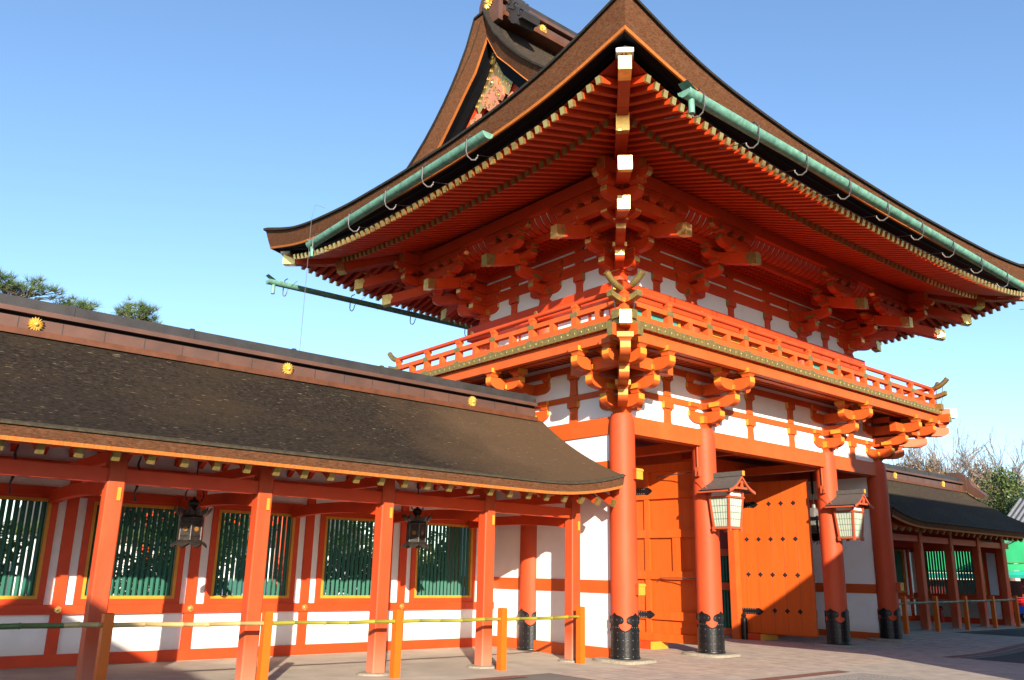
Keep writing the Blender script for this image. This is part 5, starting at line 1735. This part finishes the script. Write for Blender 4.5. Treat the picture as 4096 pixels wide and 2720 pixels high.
# ------------------------------------------------------------------ buildings outside the frame whose shade falls into it
def hall():
    t = thing("worship_hall", (10, -12.6, GZ), "open worship hall with a steep bark roof standing across the court from the gate", "hall")
    x0, x1, y0, y1 = -.75, 17.2, -16.2, -9.0
    tab = [(0, 4.30), (1.0, 5.22), (2.1, 6.4), (2.8, 7.6), (3.3, 8.7), (3.6, 9.3)]
    def hz(d): return lerp_table(tab, d)
    def lf(s): return .18 * max(0, 1 - s / 1.5) ** 2
    b = MB()
    for ax in range(4):
        ds = [0, .4, .8, 1.2, 1.7, 2.1]
        rws = []
        for d in ds:
            if ax < 2:
                y = y1 - d if ax == 0 else y0 + d
                rws.append([(x, y, hz(d) + (lf(x - x0) + lf(x1 - x)) * (1 - d / 2.2)) for x in tgrid(x0 + d, x1 - d, 30)])
            else:
                x = x0 + d if ax == 2 else x1 - d
                rws.append([(x, y, hz(d) + (lf(y - y0) + lf(y1 - y)) * (1 - d / 2.2)) for y in tgrid(y0 + d, y1 - d, 20)])
        b.rows(rws)
        if ax < 2:
            b.rows([[(x, (y1 - d if ax == 0 else y0 + d), hz(d)) for x in (x0 + 2.1, x1 - 2.1)] for d in (2.1, 2.5, 2.8, 3.1, 3.3, 3.6)])
        e = [(x0, x1, y1 - .03, y1), (x0, x1, y0, y0 + .03), (x0, x0 + .03, y0, y1), (x1 - .03, x1, y0, y1)][ax]
        b.box(e[0], e[1], e[2], e[3], 4.0, 4.29)
    for xg in (x0 + 2.15, x1 - 2.15):
        pts = [(xg, y1 - d, hz(d)) for d in (2.1, 2.5, 2.8, 3.1, 3.3, 3.6)] + [(xg, y0 + d, hz(d)) for d in (3.6, 3.3, 3.1, 2.8, 2.5, 2.1)]
        b.add(pts, [list(range(12))])
    b.box(x0 + 2.0, x1 - 2.0, -12.85, -12.35, 9.1, 9.55)
    part("bark_roof", b, BARK, t, 40)
    b = MB(); b.box(x0 + .05, x1 - .05, y0 + .05, y1 - .05, 3.95, 4.02); part("ceiling", b, UNDER, t)
    for x in (.9, 3.9, 6.9, 9.9, 12.9, 15.6):
        for y in (-14.6, -10.6):
            b = MB(); b.lathe([(.17, GZ), (.17, 3.95)], c=(x, y, 0), n=16); part("pillar", b, COLRED, t, 40)
    b = MB(); b.box(.5, 16, -15, -10.3, GZ, .75); part("floor_platform", b, RED, t)
    b = MB(); b.box(.8, 15.8, -14.7, -14.5, 2.9, 3.95); b.box(.8, 15.8, -10.7, -10.5, 3.5, 3.95); b.box(.8, 1.0, -14.5, -10.7, 2.9, 3.95); part("head_beam", b, RED, t)
    b = MB(); b.box(1.0, 15.6, -14.62, -14.58, .76, 2.88); b.box(.88, .92, -14.5, -10.8, .76, 2.88); part("reed_screen", b, WHITE, t)
hall()
def shed():  # unseen building, put in and shaped for its shade on the left gallery
    t = thing("shade_building", (-18.5, -11.5, GZ), "unseen gabled building left of the camera, added to shade the left gallery", "office")
    b = MB(); prof_ = [(-21.8, 3.55), (-18.5, 5.95), (-15.2, 3.52)]
    b.rows([[(x, y, z + dz) for x, z in prof_] for y, dz in ((-14.2, 0), (-9.0, 0), (-9.0, -.16), (-14.2, -.16), (-14.2, 0))]); part("roof", b, LROOF, t)
    b = MB(); b.box(-21.2, -15.9, -13.8, -9.4, GZ, 3.75)
    b.prism([(-21.2, 3.75), (-15.9, 3.75), (-18.5, 5.7)], (0, -11.6, 0), (1, 0, 0), (0, 0, 1), 4.4); part("wall", b, WHITE, t)
    b = MB(); b.box(-15.92, -15.84, -12.6, -10.2, .9, 2.2); part("counter_window", b, YEL, t)
    for y in (-13.8, -11.6, -9.4):
        b = MB(); b.box(-15.96, -15.80, y - .08, y + .08, GZ, 3.7); part("post", b, RED, t)
shed()

# ------------------------------------------------------------------ torii and garden behind the left gallery
t = thing("torii", (-.6, 20, -.1), "large orange torii seen through the lattice windows", "torii")
for x in (-3.12, 1.98):
    b = MB(); b.lathe([(.21, -.2), (.20, 2.5), (.18, 4.35)], c=(x, 20, 0), n=20); p = part("pillar", b, COLRED, t, 40)
    b = MB(); b.lathe([(.25, -.2), (.25, .55), (.22, .57)], c=(x, 20, 0), n=20); part("black_foot", b, BLACK, p, 40)
b = MB(); b.box(-5.0, 3.9, 19.9, 20.1, 3.15, 3.52); part("tie_beam", b, RED, t)
b = MB(); k = [(-5.6 + 10.1 * i / 14) for i in range(15)]
b.rows([[(x, 20 + sy, 4.35 + zz + .03 * ((x + .57) / 2.2) ** 2) for x in k] for sy, zz in ((-.17, 0), (-.2, .38), (.2, .38), (.17, 0), (-.17, 0))]); part("lintel", b, RED, t)
b = MB(); b.rows([[(x, 20 + sy, 4.74 + zz + .03 * ((x + .57) / 2.2) ** 2) for x in k] for sy, zz in ((-.26, 0), (-.24, .12), (.24, .12), (.26, 0), (-.26, 0))]); part("cap_beam", b, BLACK, t)
b = MB(); b.box(-.85, -.3, 19.92, 20.08, 3.52, 4.4); part("centre_strut", b, RED, t)

LEAF1 = mat("evergreen_leaf", (0.055, 0.085, 0.022), 0.5, var=0.45, scale=1.5, tint=(0.16, 0.17, 0.04), tamount=.55, tscale=1.1)
LEAF2 = mat("dark_leaf", (0.028, 0.050, 0.018), 0.5, var=0.4, scale=1.5, tint=(0.07, 0.10, 0.03), tamount=.5, tscale=1.1)
LEAF3 = mat("autumn_leaf", (0.20, 0.115, 0.04), 0.6, var=0.4, scale=1.5, tint=(0.09, 0.09, 0.03), tamount=.6, tscale=.9)
LEAF4 = mat("yellow_green_leaf", (0.17, 0.19, 0.035), 0.5, var=0.35, scale=1.5)
NEEDLE = mat("pine_needle", (0.050, 0.088, 0.026), 0.55, var=0.35, scale=2.5, tint=(0.15, 0.16, 0.045), tamount=.5, tscale=2)
TRUNK = mat("grey_brown_bark", (0.135, 0.105, 0.080), 0.9, var=0.3, scale=8, bump=.5, bscale=20)
TWIG = mat("pale_twig", (0.19, 0.145, 0.115), 0.9, var=0.25, scale=3)

def leafy_tree(name, x, y, z, blobs, n, size, m, label, cat, group=None, trunk_h=None, rnd=None):
    rnd = rnd or random.Random(int(x * 37 + y * 11))
    t = thing(name, (x, y, z), label, cat, group)
    b = MB()
    tot = sum(r ** 2 for *_, r in blobs)
    for bx_, by_, bz_, r in blobs:
        c = Vector((x + bx_, y + by_, z + bz_))
        k = max(6, int(n * r * r / tot / 9))
        for _ in range(k):
            d = Vector((rnd.gauss(0, 1), rnd.gauss(0, 1), rnd.gauss(0, 1))).normalized()
            q = c + d * r * (.55 + .5 * rnd.random()) * Vector((1, 1, .8)).length / 1.6
            spread = r * .22
            for _ in range(9):
                p = q + Vector((rnd.gauss(0, spread), rnd.gauss(0, spread), rnd.gauss(0, spread * .7)))
                nn = Vector((rnd.gauss(0, 1), rnd.gauss(0, 1), rnd.gauss(.5, 1))).normalized()
                a = nn.orthogonal().normalized(); a.rotate(Matrix.Rotation(rnd.random() * 6.28, 3, nn)); e = nn.cross(a)
                s = size * (.6 + .8 * rnd.random())
                b.add([p - a * s, p + e * s * .45, p + a * s, p - e * s * .45], [(0, 1, 2, 3)])
    part("crown", b, m, t)
    b = MB()
    top = max(bz_ for _, _, bz_, _ in blobs)
    b.tube([(x, y, z - .2), (x + .05, y, z + top * .4), (x - .04, y + .05, z + top * .8)], [.03 * top, .022 * top, .008 * top], 8)
    for bx_, by_, bz_, r in blobs:
        b.tube([(x, y, z + bz_ * .45), (x + bx_ * .5, y + by_ * .5, z + bz_ * .75), (x + bx_, y + by_, z + bz_ + .2 * r)], [.012 * top, .008 * top, .003 * top], 6)
    part("trunk", b, TRUNK, t, 60)
    return t

def pine(x, y, h, pads, label, seed):
    rnd = random.Random(seed)
    t = thing("pine_tree", (x, y, 0), label, "pine tree", "pine trees behind the left gallery")
    tr, cr = MB(), MB()
    wob = [Vector((x + .25 * sin(i * 1.1 + seed), y + .2 * cos(i * 1.3 + seed), h * .92 * i / 7)) for i in range(8)]
    wob[0] = Vector((x, y, -.2))
    tr.tube(wob, [.16 - .016 * i for i in range(8)], 8)
    for px, py, pz, rx, rz, cnt in pads:
        c = Vector((x + px, y + py, pz))
        base = min(wob, key=lambda w: abs(w.z - (pz - .55)))
        mid = base.lerp(c, .55) + Vector((0, 0, -.12))
        tr.tube([base, mid, c - Vector((0, 0, .12))], [.06, .045, .02], 6)
        for _ in range(cnt):
            a = rnd.random() * 6.283; rr = sqrt(rnd.random())
            q = c + Vector((rx * rr * cos(a), rx * .8 * rr * sin(a), rz * (1 - rr * rr) * (rnd.random() * 1.2 - .2) + .1 * rnd.gauss(0, 1)))
            if rnd.random() < .6:
                s_ = c.lerp(q, .35) - Vector((0, 0, .1)); tr.tube([s_, q], [.016, .009], 4, cap=False)
            L = .20 + .10 * rnd.random()
            for _ in range(20):
                d = Vector((rnd.gauss(0, 1), rnd.gauss(0, 1), rnd.gauss(.9, .6))).normalized()
                sdv = d.cross(Vector((rnd.random(), rnd.random(), rnd.random()))).normalized() * .0075
                cr.add([q - sdv, q + sdv, q + d * L], [(0, 1, 2)])
    part("trunk", tr, TRUNK, t, 60); part("crown", cr, NEEDLE, t)
    return t
pine(-10.7, 14, 9.2, [(-.9, 0, 9.0, 1.1, .30, 110), (.3, .2, 9.02, 1.1, .28, 110), (1.5, -.1, 8.88, 1.0, .22, 90), (.9, 0, 6.4, 1.1, .3, 50), (-.8, 0, 5.2, 1.2, .3, 50), (.7, .3, 3.8, 1.3, .3, 60), (-.6, 0, 2.6, 1.2, .3, 50)],
     "broad flat-topped pine rising above the gallery ridge at the far left", 3)
pine(-7.75, 14, 8.9, [(-.05, 0, 8.62, .55, .36, 70), (.45, .2, 8.4, .40, .22, 40), (.3, 0, 6.6, .9, .3, 40), (-.5, 0, 5.0, 1.0, .3, 50), (.7, 0, 3.4, 1.2, .3, 60), (-.4, 0, 2.4, 1.1, .3, 60)],
     "smallest pine tuft showing above the gallery ridge, between the other two pines", 5)
pine(-6.1, 14, 9.0, [(-.1, 0, 8.82, .62, .42, 90), (.30, .1, 8.45, .50, .30, 60), (.5, 0, 6.2, .9, .3, 50), (-.6, .2, 4.6, 1.1, .3, 60), (.5, 0, 3.3, 1.2, .3, 70), (0, 0, 2.3, 1.2, .3, 60)],
     "round-headed pine above the gallery ridge, nearest the gate", 9)
leafy_tree("garden_shrub", -10.9, 8.6, 0, [(0, 0, 1.2, .95), (.7, .2, 1.7, .8), (-.6, .1, 2.1, .8), (.2, 0, 2.7, .7)], 5200, .085, LEAF4, "yellow-green shrub behind the leftmost lattice window", "shrub")
leafy_tree("garden_shrub", -5.6, 11, 0, [(0, 0, .8, .9), (.9, .2, 1.0, .8), (-.8, .1, 1.2, .7)], 3000, .085, LEAF1, "low green shrub behind the second lattice window from the left", "shrub")
leafy_tree("garden_shrub", .9, 12.5, 0, [(0, 0, .9, 1.0), (1.0, .2, 1.5, 1.0), (-.9, .1, 1.8, .9), (.2, 0, 2.5, .9)], 4500, .085, LEAF2, "dark evergreen shrub behind the fourth lattice window", "shrub")
leafy_tree("garden_shrub", 4.6, 13, 0, [(0, 0, .9, 1.0), (.9, .2, 1.5, .9), (-.9, .1, 1.6, .9), (.1, 0, 2.3, .7)], 4500, .085, LEAF1, "green shrub behind the lattice window nearest the gate", "shrub")
leafy_tree("garden_tree", -3.4, 15, 0, [(0, 0, 2.2, 1.3), (1.2, .2, 2.9, 1.1), (-1.1, .1, 3.0, 1.0), (.2, 0, 3.8, .9)], 5000, .10, LEAF2, "dark garden tree standing before the torii, behind the lattice", "tree")
leafy_tree("garden_tree", -13.2, 11, 0, [(0, 0, 1.6, 1.2), (.8, .2, 2.5, 1.0), (-.8, .1, 2.7, 1.0)], 4200, .09, LEAF1, "garden tree at the far left behind the leftmost lattice window", "tree")
# distant white storehouse and a low stone wall seen in slivers through the lattice
t = thing("storehouse", (2, 33, 0), "pale storehouse far behind the lattice windows", "building")
b = MB(); b.box(-4, 12, 31, 37, 0, 3.0); part("wall", b, WHITE, t)
b = MB(); b.prism([(-4.0, 2.95), (4.0, 2.95), (0, 4.6)], (4, 34, 0), (0, 1, 0), (0, 0, 1), 17); part("roof", b, LROOF, t)
b = MB(); b.box(1, 2.2, 30.96, 30.999, .9, 2.2); b.box(5, 6.2, 30.96, 30.999, .9, 2.2); part("window", b, SOFFIT, t)

# ------------------------------------------------------------------ trees beyond the right gallery
def bare_tree(x, y, h, spread, seed, label):
    rnd = random.Random(seed)
    t = thing("bare_tree", (x, y, 0), label, "tree", "winter trees beyond the right gallery")
    b, lv = MB(), MB()
    def grow(p, d, L, r, lev):
        n = 4; path = [p]; rr = [r]
        for i in range(n):
            d = (d + Vector((rnd.gauss(0, .11), rnd.gauss(0, .11), .05 + rnd.gauss(0, .05)))).normalized()
            path.append(path[-1] + d * L / n); rr.append(max(.018, r * (1 - .55 * (i + 1) / n)))
        b.tube(path, rr, 6 if lev < 2 else 3, cap=False)
        if lev >= 4:
            for q in path[2:]:
                if rnd.random() < .10:
                    s = .07; a = Vector((rnd.gauss(0, 1), rnd.gauss(0, 1), rnd.gauss(0, 1))).normalized(); e = a.orthogonal().normalized()
                    lv.add([q - a * s, q + e * s * .6, q + a * s, q - e * s * .6], [(0, 1, 2, 3)])
            return
        k = [7, 6, 5, 4][lev] + rnd.choice((0, 0, 1))
        for i in range(k):
            f = (.45 if lev == 0 else .25) + (.55 if lev == 0 else .75) * (i + rnd.random() * .6) / k
            j = min(n - 1, int(f * n)); q = path[j].lerp(path[j + 1], min(1, f * n - j))
            az = rnd.random() * 6.283
            sd_ = Vector((cos(az), sin(az), 0))
            nd = (d * (1.0 + .3 * rnd.random()) + sd_ * spread * (.55 + .5 * rnd.random())).normalized()
            grow(q, nd, L * (.50 + .18 * rnd.random()), rr[j] * .55, lev + 1)
    grow(Vector((x, y, -.2)), Vector((.02, 0, 1)), h * .55, h * .014, 0)
    part("trunk", b, TWIG, t); part("leaf", lv, LEAF3, t)["kind"] = "stuff"
K = 80 / 60
def far(px, py, k=K): return CAM.x + (px - CAM.x) * k, CAM.y + (py - CAM.y) * k
for i, (px, py, h, sp, lab) in enumerate(((41.1, 12.9, 13.2, .75, "bare winter tree half hidden by the gate's right-hand brackets"),
                                     (41.8, 11.4, 13.8, .70, "tall bare winter tree just clear of the gate brackets"),
                                     (42.45, 10.0, 13.6, .70, "bare winter tree with a few brown leaves above the middle of the far ridge"),
                                     (42.8, 9.15, 11.6, .80, "bare winter tree leaning right over the end of the far ridge"))):
    x, y = far(px, py, K + .03 * i); bare_tree(x, y, h, sp, 21 + i, lab)
x, y = far(41.1, 12.9); leafy_tree("evergreen_tree", x, y, 0, [(0, 0, 9.6, 1.9), (1.6, -1.2, 9.2, 1.6), (2.6, -2.6, 8.6, 1.4), (-1, 1, 8.4, 1.6)], 5200, .16, LEAF3, "brownish evergreen behind the gate's right corner column", "tree", "evergreen trees beyond the right gallery")
x, y = far(42.85, 8.55, 1.2); leafy_tree("evergreen_tree", x, y, 0, [(0, 0, 8.2, 1.25), (.5, -.9, 7.4, 1.2), (.8, -1.3, 6.3, 1.3), (-.2, .4, 6.6, 1.2), (.3, -.3, 9.0, .8), (.2, -.3, 5.2, 1.4)], 6000, .12, LEAF1, "rounded sunlit evergreen beyond the end of the far gallery", "tree", "evergreen trees beyond the right gallery")
x, y = far(43.3, 7.35, 1.15); leafy_tree("evergreen_tree", x, y, 0, [(0, 0, 6.9, 1.0), (.4, -.9, 6.3, 1.1), (.1, .4, 5.6, 1.1), (.5, -.4, 5.0, 1.2), (-.3, .8, 5.0, .9)], 4500, .12, LEAF2, "dark evergreen at the right edge above the grey tiled roof", "tree", "evergreen trees beyond the right gallery")
# brown-leaved oak low behind the bare trees
x, y = far(42.6, 9.7, 1.45); leafy_tree("oak_tree", x, y, 0, [(0, 0, 10.0, 1.5), (1.2, -1.6, 9.6, 1.4), (.5, -.6, 8.4, 1.6)], 3000, .15, LEAF3, "rusty-leaved oak low behind the bare trees", "tree")

# tiled house behind the gallery end
TILE = mat("grey_roof_tile", (0.16, 0.165, 0.175), 0.5, var=0.15, scale=6)
t = thing("tiled_house", (42, 2.5, 0), "grey tiled house roof at the right edge behind the evergreen", "house")
b = MB(); b.rows([[(38.6, y, 4.55), (42, y, 6.3), (45.4, y, 4.55)] for y in (-4, 7.2)])
y = -3.9
while y < 7.2:
    b.tube([(38.55, y, 4.57), (42, y, 6.36)], .07, 6); y += .3
part("roof", b, TILE, t, 40)
b = MB(); b.box(39.2, 44.8, -3.5, 6.7, 0, 4.9); part("wall", b, EARTH, t)

# green market stall and red truck past the end of the right gallery
TENT = mat("green_canopy_cloth", (0.035, 0.44, 0.18), 0.7, var=0.15, scale=1.5)
TENT2 = mat("teal_canopy_cloth", (0.02, 0.38, 0.28), 0.7, var=0.15, scale=1.5)
t = thing("market_stall", (28.8, .5, .09), "green canopied market stall at the right edge past the far gallery", "stall")
b = MB(); b.rows([[(26.3, y, z), (31.5, y, z)] for y, z in ((2.75, 3.02), (1.6, 3.55), (.5, 4.05), (-.6, 3.55), (-1.75, 3.02))]); b.rows([[(26.3, y, z - .04), (31.5, y, z - .04)] for y, z in ((2.75, 3.02), (.5, 4.05), (-1.75, 3.02))]); part("canopy", b, TENT, t)
b = MB(); b.rows([[(26.34, 2.72, 2.42), (26.34, .5, 2.42), (26.34, -1.7, 2.42)], [(26.34, 2.72, 3.0), (26.34, .5, 4.0), (26.34, -1.7, 3.0)]]); part("gable_cloth", b, TENT, t)
b = MB()
for i in range(30):
    y = 2.72 - i * .15; b.box(26.31, 26.36, y - .14, y, 2.385 + (.01 if i % 2 else 0), 2.425)
part("scalloped_edge", b, OLDGOLD, t)
b = MB(); b.rows([[(26.36, y, 2.38), (26.30, y, 2.16), (26.28, y, 2.10)] for y in (2.70, .5, -1.7)]); part("valance", b, TENT, t)
b = MB(); b.rows([[(26.28, y, 2.09), (26.24, y, 1.92), (26.26, y, 1.80)] for y in (2.68, .5, -1.7)]); part("valance", b, TENT2, t)
b = MB(); b.beam((26.28, 2.78, 3.06), (26.28, .5, 4.09), .05, .05); part("canopy_edge", b, STEEL, t)
for y in (2.65, -1.65):
    for x in (26.4, 31.3): b = MB(); b.tube([(x, y, .05), (x, y, 3.0)], .03, 6); part("tent_pole", b, STEEL, t)
b = MB(); b.box(27.2, 31, -1.6, 2.5, .1, 1.0); b.box(27.4, 31, 2.3, 2.5, 1.0, 2.2); part("counter", b, WINE, t)
t = thing("market_stall", (30.5, 6.2, .09), "green canopied stall seen in slivers through the end-wall lattice of the far gallery", "stall")
b = MB(); b.rows([[(28.0, y, z), (33, y, z)] for y, z in ((3.2, 3.0), (6.2, 4.1), (9.2, 3.0))]); part("canopy", b, TENT, t)
b = MB(); b.rows([[(28.05, y, 2.02), (28.05, y, z)] for y, z in ((3.2, 2.98), (6.2, 4.08), (9.2, 2.98))]); part("gable_cloth", b, TENT, t)
b = MB(); b.rows([[(28.0, y, 1.98), (27.95, y, 1.75)] for y in (3.2, 9.2)]); part("valance", b, TENT2, t)
b = MB(); b.box(28.6, 32.5, 3.6, 8.9, .1, 1.7); part("counter", b, WINE, t)
t = thing("small_truck", (26.0, .9, .09), "bright red small truck at the right edge with a blue square on its side", "truck")
TRED = mat("truck_red_enamel", (0.62, 0.012, 0.02), 0.25, var=0.04, spec=.5)
BLUE = mat("blue_panel", (0.03, 0.10, 0.55), 0.4, var=0.1)
b = MB(); b.box(25.3, 26.7, -.1, 2.35, .50, .86); part("cargo_bed", b, TRED, t)
for z in (.93, 1.02):
    b = MB(); b.tube([(25.32, -.1, z), (25.32, 2.33, z), (26.68, 2.33, z), (26.68, -.1, z)], .022, 6); part("bed_rail", b, TRED, t)
b = MB()
for y in (.4, 1.2, 2.0, 2.33): b.tube([(25.32, y, .85), (25.32, y, 1.03)], .018, 6)
part("rail_upright", b, TRED, t)
b = MB(); b.prism([(-1.6, .42), (-.15, .42), (-.15, 1.75), (-.85, 1.78), (-1.35, 1.15), (-1.6, 1.0)], (26, 0, 0), (0, 1, 0), (0, 0, 1), 1.36); part("cab", b, TRED, t)
b = MB(); b.box(25.29, 25.315, -1.1, -.35, 1.15, 1.65); part("side_window", b, BLACK, t)
b = MB(); b.box(25.27, 25.30, 1.62, 1.95, .42, .72); part("blue_square", b, BLUE, t)
for y in (-1.0, 1.7):
    for x in (25.42, 26.58):
        b = MB(); c = [(x - .08, y + .24 * cos(a * pi / 10), .33 + .24 * sin(a * pi / 10)) for a in range(20)]; c2 = [(x + .08, q, z) for _, q, z in c]
        b.rows([c, c2], close=True); b.add(c, [list(range(20))]); b.add(c2, [list(range(20))]); w = part("wheel", b, BLACK, t, 40)
        b = MB(); s = -.085 if x < 26 else .085
        c = [(x + s, y + .13 * cos(a * pi / 8), .33 + .13 * sin(a * pi / 8)) for a in range(16)]; b.add(c, [list(range(16))]); b.add([(p + s * .05, q, z) for p, q, z in c], [list(range(16))]); part("rim", b, STEEL, w)
b = MB(); b.box(25.4, 26.6, -1.5, 2.3, .36, .49); part("chassis", b, BLACK, t)

for o in bpy.data.objects:
    if "_rz" in o: del o["_rz"]
